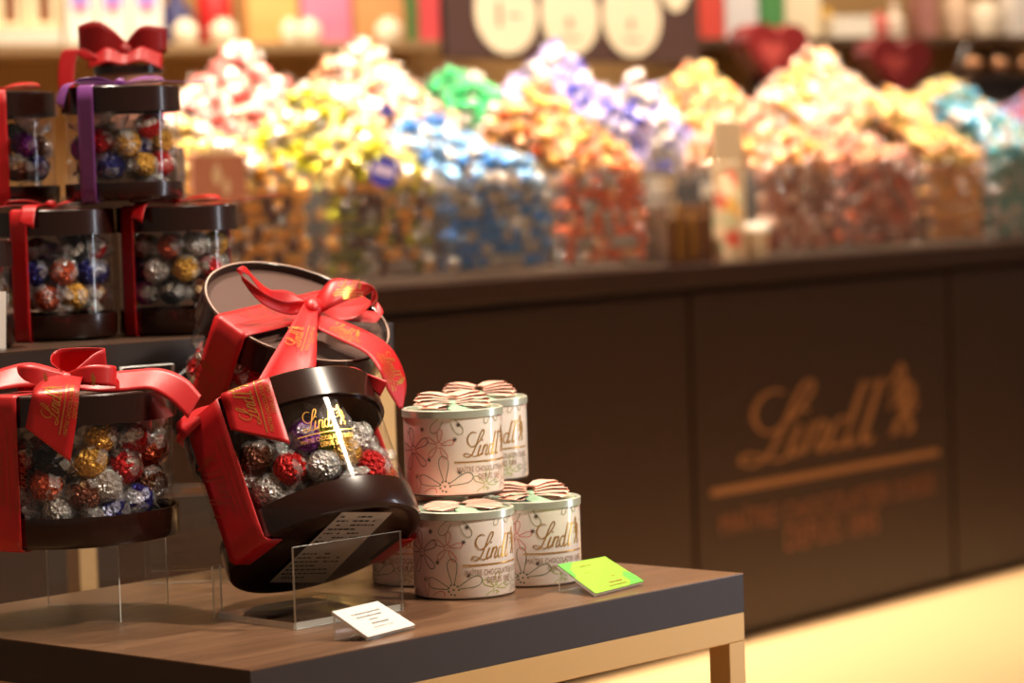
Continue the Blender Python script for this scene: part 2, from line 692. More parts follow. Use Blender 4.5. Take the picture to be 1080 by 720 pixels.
la = on_panel(749.6, 519)
lb = on_panel(990, 477)
lz = (la[1] + lb[1]) / 2
lw = lb[0] - la[0]
top = on_panel(948, 382)[1]
wu0 = on_panel(779, 492)[0]
wu1 = on_panel(967, 430)[0]
base_z = on_panel(782, 494)[1]
M_logo = principled("brushed_bronze_lettering", srgb(150, 106, 68), rough=0.5, metal=0.2)
polys = fit(stroke_polys(SCRIPT + EMBLEM, fat=1.35), wu0, base_z, w=wu1 - wu0, h=top - base_z)
polys += [[(la[0], lz - 0.009), (lb[0], lz - 0.009), (lb[0], lz + 0.009), (la[0], lz + 0.009)]]
print_on(polys, lambda x, y: V((x, 0.0185, y)), "bronze_lettering", M_logo, counter)
ta, tb = on_panel(760, 540), on_panel(985, 498)
sa, sb = on_panel(829, 562), on_panel(926, 546)
zt = on_panel(866, 543)[1]
zs = on_panel(876, 571)[1]
M_logo2 = principled("dull_bronze_lettering", srgb(136, 84, 56), rough=0.5, metal=0.2)
p2 = fit(text_polys("MAÎTRE CHOCOLATIER SUISSE"), ta[0], zt, w=tb[0] - ta[0], h=0.062)
p3 = fit(text_polys("DEPUIS 1845"), sa[0], zs, w=sb[0] - sa[0], h=0.062)
for word in by_word(p2, 0.014) + by_word(p3, 0.014):
    print_on(word, lambda x, y: V((x, 0.0185, y)), "bronze_lettering", M_logo2, counter)

# ------------------------------------------------------------------ display table (front) and raised deck
t_front = at_h(263.9, 706.7, HT)
t_right = at_h(783.8, 604.2, HT)
TA = (t_right - t_front).normalized()
TB0 = at_h(0, 672.6, HT) - t_front
TB = TB0.normalized()
bl = at_h(210, 603.2, HT)
# depth of the table: distance of back edge from the front-right edge, along TB
nrm = V((-TA.y, TA.x, 0))
depth = (bl - t_front).dot(nrm) / TB.dot(nrm)
M_ttop = wood("walnut_veneer_top", srgb(92, 66, 48), srgb(118, 87, 64), 0.3, TA, 9, spec=0.4, coat=0.1)
M_tside = principled("table_edge_laminate", srgb(42, 30, 25), rough=0.5)


def make_table(name, label, corner, A, B, LA, LB, h, thick, rail, legw, legs):
    t = thing(name, label, "table", loc((corner.x, corner.y, 0)))
    q = [V((0, 0, 0)), A * LA, A * LA + B * LB, B * LB]
    Z = V((0, 0, 1))
    mb = MB()
    mb.prism([p + Z * (h - thick) for p in q], Z * (thick - 0.0012), 1)
    mb.prism([p + Z * (h - 0.0012) for p in q], Z * 0.0012, 0)
    mb.build("tabletop", [M_ttop, M_tside], t)
    z0, z1 = h - thick - rail, h - thick

    def bar(p, q2, inward, nm):
        MB().prism([p, q2, q2 + inward * legw, p + inward * legw][::1], Z * rail, 0).build(nm, M_brass, t, bevel=0.001, M=loc((0, 0, z0)))

    bar(q[0], q[1], B, "frame_rail")
    bar(q[3] - B * legw, q[2] - B * legw, B, "frame_rail")
    bar(q[0] + B * legw, q[3] - B * legw, A, "frame_rail")
    bar(q[1] - A * legw + B * legw, q[2] - A * legw - B * legw, A, "frame_rail")
    for (fa, fb) in legs:
        p = A * (fa * (LA - legw)) + B * (fb * (LB - legw))
        MB().prism([p, p + A * legw, p + A * legw + B * legw, p + B * legw], Z * z0).build("leg", M_brass, t, bevel=0.001)
    return t


table = make_table("display_table", "low brown wooden display table with gold metal frame in front of the counter", t_front, TA, TB,
                   (t_right - t_front).length, depth, HT, 0.0395, 0.029, 0.026, ((0, 0), (1, 0), (0, 1), (1, 1)))

d_right = at_h(414, 340.5, H2)
d_left = at_h(0, 371.7, H2)
DA = (d_right - d_left).normalized()
DB = V((-DA.y, DA.x, 0))
LD = 1.35
d_corner = d_right - DA * LD
deck = make_table("raised_display_table", "taller dark display table behind carrying the stacked chocolate drums", d_corner, DA, DB,
                  LD, 0.61, H2, 0.041, 0.022, 0.028, ((0, 0), (1, 0), (0, 1), (1, 1)))
lg = at_depth(90, 600, 3.25)
M_ddark = wood("dark_brown_deck", srgb(60, 42, 32), srgb(76, 54, 40), 0.32, DA, 9)
for ch in deck.children:
    if ch.name.startswith("tabletop"):
        ch.data.materials[0] = M_ddark
        ch.data.materials[1] = principled("deck_edge", srgb(44, 34, 31), rough=0.5)
print("deck back leg at", proj(d_right + DB * 0.62 - DA * 0.014 + V((0, 0, HT - 0.08 - H2))), "table back", proj(t_right + TB * depth))


def on_deck(p):
    q = V((p.x, p.y, 0)) - V((d_corner.x, d_corner.y, 0))
    return round(q.dot(DA) / LD, 2), round(q.dot(DB) / 0.635, 2)


# ------------------------------------------------------------------ truffles for the drums
def truffle_meshes():
    """ball and twisted film ends, unit radius 0.016"""
    R = 0.016
    balls = []
    mb = MB()
    mb.sphere((0, 0, 0), R, 18, 12)
    for i in range(len(mb.v)):
        p = V(mb.v[i])
        k = 1 + 0.07 * noise.noise(p * 150)
        mb.v[i] = tuple(p * k)
    for m in FOILS:
        balls.append(mb.mesh("truffle", [m]))
    ends = MB()
    for s in (1, -1):
        rings = [(0.35, R * 0.98), (0.22, R * 1.12), (0.75, R * 1.5), (1.05, R * 1.9)]
        vs, fs, n = [], [], 14
        for k, (rr, z) in enumerate(rings):
            for i in range(n):
                a = 2 * pi * i / n
                q = rr * R * (1 + (0.35 * cos(4 * a + k) if k > 1 else 0))
                vs.append((q * cos(a), q * sin(a) * 0.55, s * (z + (0.15 * R * sin(5 * a) if k > 1 else 0))))
        for k in range(len(rings) - 1):
            for i in range(n):
                i2 = (i + 1) % n
                fs.append((k * n + i, k * n + i2, (k + 1) * n + i2, (k + 1) * n + i))
        ends.add(vs, fs)
    # crumpled film lying round the ball
    rr_ = random.Random(4)
    for k in range(10):
        ax = V((rr_.gauss(0, 1), rr_.gauss(0, 1), rr_.gauss(0, 1))).normalized()
        t1 = ax.orthogonal().normalized()
        t2 = ax.cross(t1)
        g = []
        for i in range(5):
            for j in range(3):
                a_, b_ = (i - 2) * 0.24, (j - 1) * 0.3
                p = (ax + t1 * a_ + t2 * b_).normalized()
                g.append(p * R * (1.04 + 0.05 * rr_.random() + 0.11 * ((i + j) % 2)))
        ends.add(g, [(i * 3 + j, i * 3 + j + 1, i * 3 + j + 4, i * 3 + j + 3) for i in range(4) for j in range(2)])
    return balls, ends.mesh("film_wrapper", [M_cello])


BALLS, FILM = truffle_meshes()
WEIGHTS = [6, 5, 5, 2.5, 1.5, 4, 1.5, 1.2, 1]


def truffle(M, kind, where, group, pal=None):
    o = link("truffle", BALLS[kind], None, 0, None)
    o.matrix_world = M
    tag(o, "%s foil truffle %s" % (FOIL_WORD[kind], where), "chocolate", group + ", " + FOIL_WORD[kind])
    f = link("film_wrapper", FILM, o)
    return o


def rand_rot(r=rnd):
    ax = V((r.gauss(0, 1), r.gauss(0, 1), r.gauss(0, 1) + 1e-6)).normalized()
    return Matrix.Rotation(r.uniform(0, 2 * pi), 4, ax)


def fill_drum(M, R, z0, z1, level, where, group, rt=0.0155, front=0.35, cap=26, force=(), seed=1):
    """pack truffles in the clear part of a drum; level(p_local) True where truffles may lie; front: keep y < front*R"""
    r = random.Random(seed)
    placed = []
    k = rt / 0.016
    for (x, y, z, kind) in force:
        placed.append((V((x, y, z)), kind))
    tries = 0
    bag = [i for i, w_ in enumerate(WEIGHTS) for _ in range(int(w_ * 2))]
    cand = []
    for _ in range(16000):
        a = r.uniform(0, 2 * pi)
        q = (R - 0.0038 - rt * 1.2) * (1 - 0.6 * r.random() ** 2.2)
        cand.append(V((q * sin(a), -q * cos(a), r.uniform(z0 + rt * 1.1, z1 - rt * 1.1))))
    g = (M.to_3x3().inverted() @ V((0, 0, 1)))
    cand.sort(key=lambda p: p.dot(g) + 0.6 * p.y)
    for p in cand:
        if len(placed) >= cap:
            break
        if p.y > front * R or not level(p):
            continue
        if all((p - q).length > 1.95 * rt for q, _ in placed):
            placed.append((p, r.choice(bag)))
    tip = (0.031 * k, 0.011 * k)
    for p, kind in placed:
        best = None
        for _ in range(60):
            Rm = rand_rot(r)
            ok = True
            for s in (1, -1):
                e = p + Rm.to_3x3() @ V((0, 0, s * tip[0]))
                if e.xy.length + tip[1] > R - 0.0045 or e.z - tip[1] < z0 - 0.014 or e.z + tip[1] > z1 + 0.012:
                    ok = False
            if ok:
                best = Rm
                break
        if best is None:
            t_ = V((-p.y, p.x, 0)).normalized() if p.xy.length > 1e-4 else V((1, 0, 0))
            best = t_.to_track_quat('Z', 'Y').to_matrix().to_4x4()
            k2 = k * 0.93
        else:
            k2 = k
        truffle(M @ Matrix.Translation(p) @ best @ Matrix.Scale(k2, 4), kind, where, group)


# ------------------------------------------------------------------ gift drums
def drum(label, M, R, H, hb=0.028, hl=0.028, segs=72, name="gift_drum", cat="gift drum", group=None):
    t = thing(name, label, cat, M, group)
    e = 0.0028
    MB().lathe([(0, 0.0015), (R - 0.012, 0.0015), (R - 0.009, 0), (R - 0.005, 0.0), (R - 0.0015, 0.0015), (R, 0.005), (R, hb), (R - e, hb), (R - e, 0.006), (0, 0.006)], segs).build("base_cup", M_dark, t, smooth=True)
    MB().lathe([(R - 0.0035, 0.008), (R - 0.0035, H - 0.008)], segs).build("clear_wall", M_wall, t, smooth=True)
    lid = MB().lathe([(R - 0.0038, H - 0.0088), (R - 0.0036, H - 0.0006), (R - 0.0028, H), (R - 0.001, H), (R + 0.0004, H - 0.0015), (R + 0.0008, H - hl), (R - e, H - hl), (R - e, H - 0.011), (0, H - 0.011)], segs).build("lid", M_dark, t, smooth=True)
    MB().lathe([(0, H - 0.0088), (R - 0.0038, H - 0.0088)], segs).build("lid_panel", M_panel, lid, smooth=True)
    MB().lathe([(R - 0.0027, H + 0.0001), (R - 0.0012, H + 0.0001)], segs).build("rim_highlight", M_rim, lid, smooth=True)  # pale ring painted in for the thin highlight along the rim
    return t


def band(t, R, H, th, w, mat, stub=0.016, e=0.0014, name="ribbon"):
    d = V((sin(th), -cos(th), 0))
    s = V((cos(th), sin(th), 0))
    Z = V((0, 0, 1))
    P = [d * (R - stub) - Z * e, d * (R - 0.002) - Z * e, d * (R + e + 0.0008) + Z * 0.001]
    for k in range(1, 8):
        P.append(d * (R + e + 0.0012) + Z * (H * k / 8))
    P += [d * (R + e + 0.0008) + Z * (H - 0.001), d * (R - 0.003) + Z * (H + e)]
    for k in range(1, 8):
        P.append(d * ((R - 0.003) * (1 - 2 * k / 8)) + Z * (H + e * 0.6))
    P += [-d * (R - 0.003) + Z * (H + e), -d * (R + e + 0.0008) + Z * (H - 0.001)]
    for k in range(1, 8):
        P.append(-d * (R + e + 0.0012) + Z * (H * (1 - k / 8)))
    P += [-d * (R + e + 0.0008) + Z * 0.001, -d * (R - 0.002) - Z * e, -d * (R - stub) - Z * e]
    st = Strip(P, [s] * len(P), w, smooth=False)
    return st.build(name, mat, t), st


def ribbon_print(st, d0, w, mat, parent, off=0.0007, flip=False, under=False, name="gold_lettering", tshift=0.0):
    """lettering running along a ribbon, block length w, starting d0 metres in"""
    A, B = brand_block(w)
    P = A + B
    ys = [y for q in P for _, y in q]
    mid = (min(ys) + max(ys)) / 2

    def fn(x, y):
        if flip:
            return st.at(d0 + w - x, -(y - mid) + tshift, off)
        if under:
            return st.at(d0 + x, -(y - mid) + tshift, -off)
        return st.at(d0 + x, (y - mid) + tshift, off)
    return print_on(P, fn, name, mat, parent)


def edges_strip(rows, n=8):
    """rows of (left point, right point)"""
    c = [(a + b) / 2 for a, b in rows]
    s = [(b - a) for a, b in rows]
    return Strip(c, s, [(b - a).length for a, b in rows], n=n)


def small_bow(ribbon, R, H, ang, mat, L=0.045, w=0.016, tails=(), z=0.004, rise=0.02, at=(0, 0)):
    """bow tied flat on a lid: two loops, knot and tails (angle, length, drop)"""
    c = V((at[0], at[1], H + z))
    for sgn in (1, -1):
        o = V((cos(ang), sin(ang), 0)) * sgn
        p = V((-o.y, o.x, 0))
        Z = V((0, 0, 1))
        P = [c, c + o * L * 0.45 + Z * rise * 0.8, c + o * L * 0.9 + Z * rise * 0.9, c + o * L * 1.02 + Z * rise * 0.45, c + o * L * 0.85 + Z * 0.002, c + o * L * 0.4 + Z * 0.001, c]
        S = [p, p + Z * 0.25, p + Z * 0.15, p, p - Z * 0.1, p, p]
        Strip(P, S, [w * 0.5, w * 0.95, w, w, w, w * 0.9, w * 0.5], n=5).build("bow_loop", mat, ribbon)
    MB().sphere((c.x, c.y, c.z + 0.003), 0.006, 12, 8, sc=(1, 0.9, 0.7)).build("bow_knot", mat, ribbon, smooth=True)
    for (a, ln, drop) in tails:
        o = V((sin(a), -cos(a), 0))
        p = V((-o.y, o.x, 0))
        Z = V((0, 0, 1))
        rim = R + 0.004
        q = c.xy.to_3d()
        P = [c, q + o * rim * 0.55 + Z * (H + 0.006), q + o * rim * 0.95 + Z * (H + 0.004)]
        if drop > 0:
            P += [q + o * (rim + 0.006) + Z * (H - drop * 0.35), q + o * (rim + 0.01) + Z * (H - drop)]
        else:
            P += [q + o * (rim + ln) + Z * (H + 0.004 - drop)]
        Strip(P, [p] * len(P), [w * 0.6] + [w] * (len(P) - 1), n=5).build("bow_tail", mat, ribbon, end_cut=w * 0.5)

# ------------------------------------------------------------------ acrylic stands
Zv = V((0, 0, 1))


def plate(p, q, z0, z1, th, nrm_):
    """upright plate from p to q (ground points), thickness th along nrm_; returns MB with face mat 0, edges mat 1"""
    a, b = V((p.x, p.y, z0)), V((q.x, q.y, z0))
    o = nrm_ * th
    h = V((0, 0, z1 - z0))
    mb = MB()
    vs = [a, b, b + o, a + o, a + h, b + h, b + o + h, a + o + h]
    mb.add(vs, [(0, 1, 5, 4), (2, 3, 7, 6)], 0)
    mb.add(vs, [(1, 2, 6, 5), (3, 0, 4, 7), (4, 5, 6, 7), (0, 3, 2, 1)], 1)
    return mb


def slab(quad, h, edge=True):
    mb = MB()
    n = len(quad)
    vs = [V(p) for p in quad] + [V(p) + h for p in quad]
    mb.add(vs, [tuple(range(n - 1, -1, -1)), tuple(range(n, 2 * n))], 0)
    mb.add(vs, [(i, (i + 1) % n, n + (i + 1) % n, n + i) for i in range(n)], 1)
    return mb


AC = [M_acryl, M_edge]

# --- riser under the standing drum
S_R, S_H = 0.101, 0.142
sc_z = 2.72
sp = at_depth(78, 568, sc_z)
RIS_TOP = sp.z
e1 = at_h(127, 657, HT)          # near right corner
e2 = at_h(178, 638, HT)          # far right corner
e0 = at_h(52, 638, HT)           # far left corner
away = (e2 - e1)
near0 = e0 - away
t = thing("acrylic_riser", "clear acrylic riser under the upright chocolate drum with red bow", "display stand", loc((e1.x, e1.y, HT)))
I = loc((-e1.x, -e1.y, -HT))
nn = away.normalized()
th = 0.003
plate(near0, e1, HT + 0.0005, RIS_TOP - 0.003, th, nn).build("side_panel", AC, t, M=I)
plate(e0 - nn * th, e2 - nn * th, HT + 0.0005, RIS_TOP - 0.003, th, nn).build("side_panel", AC, t, M=I)
slab([V((p.x, p.y, RIS_TOP - 0.003)) for p in (near0, e1, e2, e0)], V((0, 0, 0.003))).build("top_panel", AC, t, M=I)

# --- upright drum
Ms = loc((sp.x, sp.y, RIS_TOP + 0.0016))
d_up = drum("upright clear chocolate drum with red bow standing on the acrylic riser", Ms, S_R, S_H, 0.029, 0.028)
rb, st = band(d_up, S_R, S_H, radians(-29), 0.040, M_red, stub=0.012)
ribbon_print(st, 0.045, 0.085, M_goldfaint, rb, under=True)
MINV = Ms.inverted()


def loc_plane(MI, px, py, P0, n):
    """local point where the photo ray meets the local plane (P0, n)"""
    o = MI @ CAM
    d = (MI.to_3x3() @ ray(px, py))
    return o + d * ((P0 - o).dot(n) / d.dot(n))


R_, H_ = S_R, S_H
# front flap
yz = V((0, 0, H_))
knot = V((0.006, -0.045, H_ + 0.012))
flap_y = -(R_ + 0.006)
fl_n = V((0, -1, 0))
A = [loc_plane(MINV, *p, V((0, flap_y, 0)), fl_n) for p in ((34, 416), (30, 434), (27, 451))]
B = [loc_plane(MINV, *p, V((0, flap_y, 0)), fl_n) for p in ((83, 421), (79, 455), (74, 487))]
s1 = edges_strip([(knot + V((-0.016, -0.004, 0.004)), knot + V((0.016, 0.0, 0.004))),
                  (A[0] + V((0, 0.02, 0.006)), B[0] + V((0, 0.012, 0.012)))] + list(zip(A, B)))
s1.build("bow_tail", M_red, rb)
ribbon_print(s1, s1.len - 0.066, 0.052, M_gold, rb, flip=True, tshift=0.004)
# tail to the rear-left and to the right
s2 = Strip([knot, V((-0.03, -0.05, H_ + 0.018)), V((-0.07, -0.055, H_ + 0.013)), V((-0.115, -0.03, H_ + 0.014))],
           [V((0, 0.8, 0.6))] * 2 + [V((0, 0.9, 0.45))] * 2, [0.02, 0.034, 0.036, 0.036])
s2.build("bow_tail", M_red, rb)
s3 = Strip([knot, V((0.03, -0.04, H_ + 0.008)), V((0.062, -0.045, H_ + 0.009)), V((0.090, -0.052, H_ + 0.010)), V((0.112, -0.062, H_ + 0.000)), V((0.128, -0.07, H_ - 0.016))],
           [V((0, 0.75, 0.65)), V((0, 0.8, 0.6)), V((0.15, 0.75, 0.65)), V((0.3, 0.7, 0.65)), V((0.45, 0.5, 0.7)), V((0.45, 0.4, 0.75))], [0.016, 0.026, 0.028, 0.028, 0.028, 0.026])
s3.build("bow_tail", M_red, rb)
# loops: upright loop behind the knot, small loop in front
s4 = Strip([knot + V((0.0, 0.004, -0.004)), knot + V((0.022, 0.03, 0.010)), knot + V((0.03, 0.045, 0.014)), knot + V((-0.012, 0.05, 0.014)), knot + V((-0.018, 0.03, 0.006)), knot],
           [V((0, -0.4, 1))] * 6, [0.012, 0.024, 0.026, 0.026, 0.022, 0.012], n=6)
s4.build("bow_loop", M_red, rb)
s5 = Strip([knot, knot + V((0.02, -0.015, 0.004)), knot + V((0.042, -0.012, 0.003)), knot + V((0.045, 0.004, 0.0)), knot + V((0.02, 0.006, -0.003)), knot],
           [V((0, 0.3, 1))] * 6, [0.012, 0.018, 0.02, 0.018, 0.014, 0.012], n=6)
s5.build("bow_loop", M_red, rb)
s6 = Strip([knot, knot + V((-0.025, -0.012, 0.004)), knot + V((-0.042, -0.008, 0.004)), knot + V((-0.045, 0.006, 0.0)), knot + V((-0.02, 0.006, -0.003)), knot],
           [V((0, 0.3, 1))] * 6, [0.012, 0.02, 0.022, 0.02, 0.014, 0.012], n=6)
s6.build("bow_loop", M_red, rb)
MB().sphere(knot, 0.008, 14, 10, sc=(1.1, 1, 0.85)).build("bow_knot", M_red, rb, smooth=True)
# little gold crests on the bow
A_, B_ = brand_block(0.02)
cp = fit(stroke_polys(EMBLEM, fat=1.3), -0.004, -0.006, h=0.013)
for q in (V((-0.014, -0.026, 0.002)), V((0.03, -0.024, 0.0))):
    print_on(cp, lambda x, y, q=q: knot + q + V((x, 0.0, y)), "gold_crest", M_gold, rb)

# truffles the photo shows large in this drum: (photo px, kind)
def at_wall(MI, px, py, R, inset):
    """local point inside the drum wall seen at photo px (front side)"""
    o = MI @ CAM
    d = (MI.to_3x3() @ ray(px, py))
    rr = R - inset
    a = d.x ** 2 + d.y ** 2
    b = 2 * (o.x * d.x + o.y * d.y)
    c = o.x ** 2 + o.y ** 2 - rr ** 2
    disc = b * b - 4 * a * c
    if disc < 0:
        return None
    return o + d * ((-b - sqrt(disc)) / (2 * a))


def forced(MI, R, lst, rt):
    out = []
    for px, py, k in lst:
        p = at_wall(MI, px, py, R, rt * 1.2 + 0.0038)
        if p is not None:
            out.append((p.x, p.y, p.z, k))
    return out


F = forced(MINV, R_, [(94, 486, 1), (131, 492, 0), (164, 494, 5), (88, 522, 2), (144, 527, 3), (117, 541, 3), (166, 541, 4), (162, 460, 8), (50, 511, 5), (104, 461, 1), (138, 463, 0), (58, 486, 6), (62, 540, 7), (110, 512, 7)], 0.0165)
fill_drum(Ms, R_, 0.031, 0.120, lambda p: True, "in the upright drum on the acrylic riser", "truffles in the upright drum", rt=0.0172, front=0.3, cap=70, force=F, seed=3)

# ------------------------------------------------------------------ the two leaning drums
T_R, T_H = 0.0968, 0.148


def axis_frame(a_right, a_up, a_fwd):
    """local frame of a drum with axis given in camera space"""
    z = (_R * a_right + _U * a_up + _F * a_fwd).normalized()
    x = (_R - z * _R.dot(z)).normalized()
    y = z.cross(x)
    return x, y, z


s22 = sin(radians(22))
c22 = cos(radians(22))
fx, fy, fz = axis_frame(-0.358 * c22, 0.934 * c22, s22)
fo = at_depth(344, 580, 2.70)
PLATE_T = 0.006
low = fo.z - T_R * sqrt(1 - fz.z ** 2)
fo = fo + V((0, 0, HT + PLATE_T + 0.0012 - low))
# keep it on the same photo ray
for _ in range(20):
    d = (fo - CAM).dot(_F)
    fo = at_depth(344, 580, d)
    low = fo.z - T_R * sqrt(1 - fz.z ** 2)
    dz = (HT + PLATE_T + 0.0012) - low
    d -= dz / ((580 - 196) / FPX) * 0.7
    fo = at_depth(344, 580, d)
Mf = frame(fo, fx, fy, fz)
MFI = Mf.inverted()
KF = d / 2.715
print("front leaning drum depth", d, proj(fo))

# cradle stand
b_l, b_f = at_h(230, 653, HT), at_h(308, 664, HT)
b_b, b_r = at_h(345, 633, HT), at_h(425, 645, HT)
b_r = b_f + (b_b - b_l) * 0.98
out0 = (b_f - b_l).normalized() * 0.003
b_f = b_f + out0
b_r = b_r + out0
t = thing("acrylic_cradle", "clear acrylic cradle holding the front tilted chocolate drum", "display stand", loc((b_f.x, b_f.y, HT)))
I = loc((-b_f.x, -b_f.y, -HT))
slab([V((p.x, p.y, HT + 0.0005)) for p in (b_l, b_f, b_r, b_b)], V((0, 0, PLATE_T))).build("base_plate", AC, t, M=I, bevel=0.0008)
out1 = (b_f - b_l).normalized()
plate(b_f + out1 * 0.0005, b_r + out1 * 0.0005, HT + 0.0005, HT + 0.076, 0.003, out1).build("side_panel", AC, t, M=I)
plate(b_l - out1 * 0.0075, b_l.lerp(b_b, 0.07) - out1 * 0.0075, HT + 0.0005, HT + 0.050, 0.003, out1).build("side_panel", AC, t, M=I)

d_front = drum("tilted clear chocolate drum leaning in the front cradle, underside sticker showing", Mf, T_R, T_H, 0.030, 0.030)
th_f = radians(-47)
rbf, stf = band(d_front, T_R, T_H, th_f, 0.052, M_red, stub=0.02)
# hanging swallow-tail flap
n_f = V((sin(radians(-10)), -cos(radians(-10)), 0))
P0 = n_f * (T_R + 0.006)
A = [loc_plane(MFI, *p, P0, n_f) for p in ((233, 416), (238, 434), (243, 453))]
B = [loc_plane(MFI, *p, P0, n_f) for p in ((284, 398), (294, 430), (306, 468))]
k0 = V((0.0, -0.02, T_H + 0.01))
top_l = V((A[0].x * 0.8, -T_R * 0.75, T_H + 0.003))
top_r = V((B[0].x * 0.8, -T_R * 0.78, T_H + 0.003))
s1 = edges_strip([(k0 + V((-0.012, 0, 0)), k0 + V((0.012, 0, 0))), (top_l, top_r)] + list(zip(A, B)))
s1.build("bow_tail", M_red, rbf)
AB, BB = brand_block(0.062)
f0 = s1.len - 0.064
ribbon_print(s1, f0, 0.058, M_gold, rbf, flip=True, off=0.0008, tshift=0.003)
# right tail past the lid
fc = (Mf @ V((0, 0, T_H)))
fcd = (fc - CAM).dot(_F)
L = lambda px, py, dd=0.0: MFI @ at_depth(px, py, fcd + dd)
s2 = edges_strip([(L(340, 400, 0.01), L(344, 408, 0.01)), (L(367, 387, -0.01), L(379, 397, -0.01)), (L(388, 394, -0.02), L(390, 408, -0.02)), (L(409, 402, -0.03), L(401, 418, -0.03))])
s2.build("bow_tail", M_red, rbf)
# slack fold of the band over the lid edge
bd = (Mf @ (V((sin(th_f), -cos(th_f), 0)) * T_R + V((0, 0, T_H))) - CAM).dot(_F)
s3 = edges_strip([(L(194, 463, bd - fcd - 0.003), L(230, 430, bd - fcd - 0.003)), (L(187, 455, bd - fcd), L(228, 427, bd - fcd)), (L(186, 447, bd - fcd + 0.012), L(218, 428, bd - fcd + 0.012)), (L(192, 440, bd - fcd + 0.024), L(208, 431, bd - fcd + 0.024))])
s3.build("bow_fold", M_red, rbf)
for a, sgn in ((0.3, 1), (0.3, -1)):
    o = V((cos(a), sin(a), 0)) * sgn
    p_ = V((-o.y, o.x, 0))
    Strip([k0, k0 + o * 0.025 + V((0, 0, 0.004)), k0 + o * 0.045 + V((0, 0, 0.003)), k0 + o * 0.04 + V((0, 0, -0.004)), k0], [p_] * 5, [0.02, 0.036, 0.036, 0.034, 0.02], n=5).build("bow_loop", M_red, rbf)
MB().sphere(k0, 0.009, 12, 8, sc=(1, 1, 0.8)).build("bow_knot", M_red, rbf, smooth=True)

# sticker under the drum
stick = [loc_plane(MFI, *p, V((0, 0, -0.0004)), V((0, 0, 1))) for p in ((361, 540), (414, 540), (341, 614), (284, 614))]
stp = MB().add(stick, [(0, 1, 2, 3)]).build("sticker", principled("sticker_paper", srgb(205, 200, 190), rough=0.5), d_front)
mb = MB()
u_, v_ = stick[1] - stick[0], stick[3] - stick[0]
rr = random.Random(5)
for row in range(16):
    if row in (7, 8):
        continue
    y = 0.05 + row * 0.058
    x = 0.06
    while x < (0.9 if row % 3 else 0.6):
        wd = rr.uniform(0.03, 0.11)
        if rr.random() < 0.85:
            p = [stick[0] + u_ * a + v_ * b - V((0, 0, 0.0003)) for a, b in ((x, y), (x + wd, y), (x + wd, y + 0.02), (x, y + 0.02))]
            mb.add(p, [(0, 1, 2, 3)])
        x += wd + 0.025
mb.build("printed_lines", M_black, stp)
# gold wording on the clear wall
AB, BB = brand_block(0.06)
thw = radians(20)


def on_wall(x, y):
    a = thw + (x - 0.03) / T_R
    return V((sin(a) * (T_R - 0.0028), -cos(a) * (T_R - 0.0028), 0.080 + y))


print_on(AB + BB, on_wall, "gold_lettering", M_gold, d_front)

gF = MFI.to_3x3() @ V((0, 0, 1))
for th_, zz in ((29, 0.13), (22, 0.016)):
    pp = Mf @ V((sin(radians(th_)) * T_R, -cos(radians(th_)) * T_R, zz))
    nn_ = (Mf.to_3x3() @ V((sin(radians(th_)), -cos(radians(th_)), 0))).normalized()
    vv = (pp - CAM).normalized()
    rf = vv - nn_ * 2 * vv.dot(nn_)
    print("highlight at", proj(pp), "reflects towards", rf, "ceiling hit", pp + rf * ((3.0 - pp.z) / rf.z))
F = forced(MFI, T_R, [(306, 495, 0), (270, 484, 2), (322, 462, 4), (362, 477, 1), (395, 480, 0), (405, 488, 3), (262, 512, 7), (285, 520, 7), (340, 492, 7), (345, 462, 8), (408, 470, 5)], 0.0165)
fill_drum(Mf, T_R, 0.032, 0.116, lambda p: p.dot(gF) < 0.108 and p.z < 0.108, "in the front tilted drum", "truffles in the front tilted drum", rt=0.0172, front=0.7, cap=66, force=F, seed=5)

# ---- rear leaning drum, lid towards the camera
sb_ = 0.43
cb_ = sqrt(1 - sb_ ** 2)
bx, by, bz = axis_frame(0.34 * cb_, 0.94 * cb_, -sb_)
BD = 2.95
bo_top = at_depth(314, 327, BD)
kb = BD / 3000 * 102 / T_R
B_R, B_H = T_R * kb, T_H * kb
bo = bo_top - bz * B_H
Mb = frame(bo, bx, by, bz)
MBI = Mb.inverted()
print("rear leaning drum R,H", B_R, B_H, "base at", bo, proj(bo))
d_back = drum("tilted clear chocolate drum with large red bow, lid facing out, leaning behind the other", Mb, B_R, B_H, 0.030, 0.032)
rbb, stb = band(d_back, B_R, B_H, radians(-40), 0.044, M_red, stub=0.012)
ribbon_print(stb, 0.04, 0.085, M_goldfaint, rbb, under=True)
ribbon_print(stf, 0.05, 0.085, M_goldfaint, rbf, under=True)
ribbon_print(stb, 0.185, 0.06, M_goldfaint, rbb, under=True)


def LB_(px, py, z):
    return loc_plane(MBI, px, py, V((0, 0, B_H + z)), V((0, 0, 1)))


def strip_px(rows, name, **k):
    s = edges_strip([(LB_(*a), LB_(*b)) for a, b in rows])
    s.build(name, M_red, rbb, **k)
    return s


# centre tail
sct = strip_px([((322, 318, .022), (335, 322, .022)), ((308, 342, .028), (334, 345, .028)), ((292, 368, .024), (333, 372, .024)), ((276, 394, .016), (331, 392, .016)), ((266, 412, .008), (326, 412, .008))], "bow_tail", curl=0.25)
ribbon_print(sct, 0.068, 0.05, M_gold, rbb, off=0.0015, flip=True)
# right tail
srt = strip_px([((337, 329, .018), (333, 346, .016)), ((363, 339, .02), (359, 359, .014)), ((394, 353, .018), (386, 373, .012)), ((415, 370, .010), (400, 391, .006)), ((428, 401, -.010), (409, 412, -.012)), ((425, 430, -.03), (421, 431, -.03))], "bow_tail")
ribbon_print(srt, srt.len * 0.52, 0.046, M_gold, rbb, off=0.0009, under=True)
ribbon_print(srt, srt.len * 0.1, 0.036, M_gold, rbb, off=0.0009, under=True)
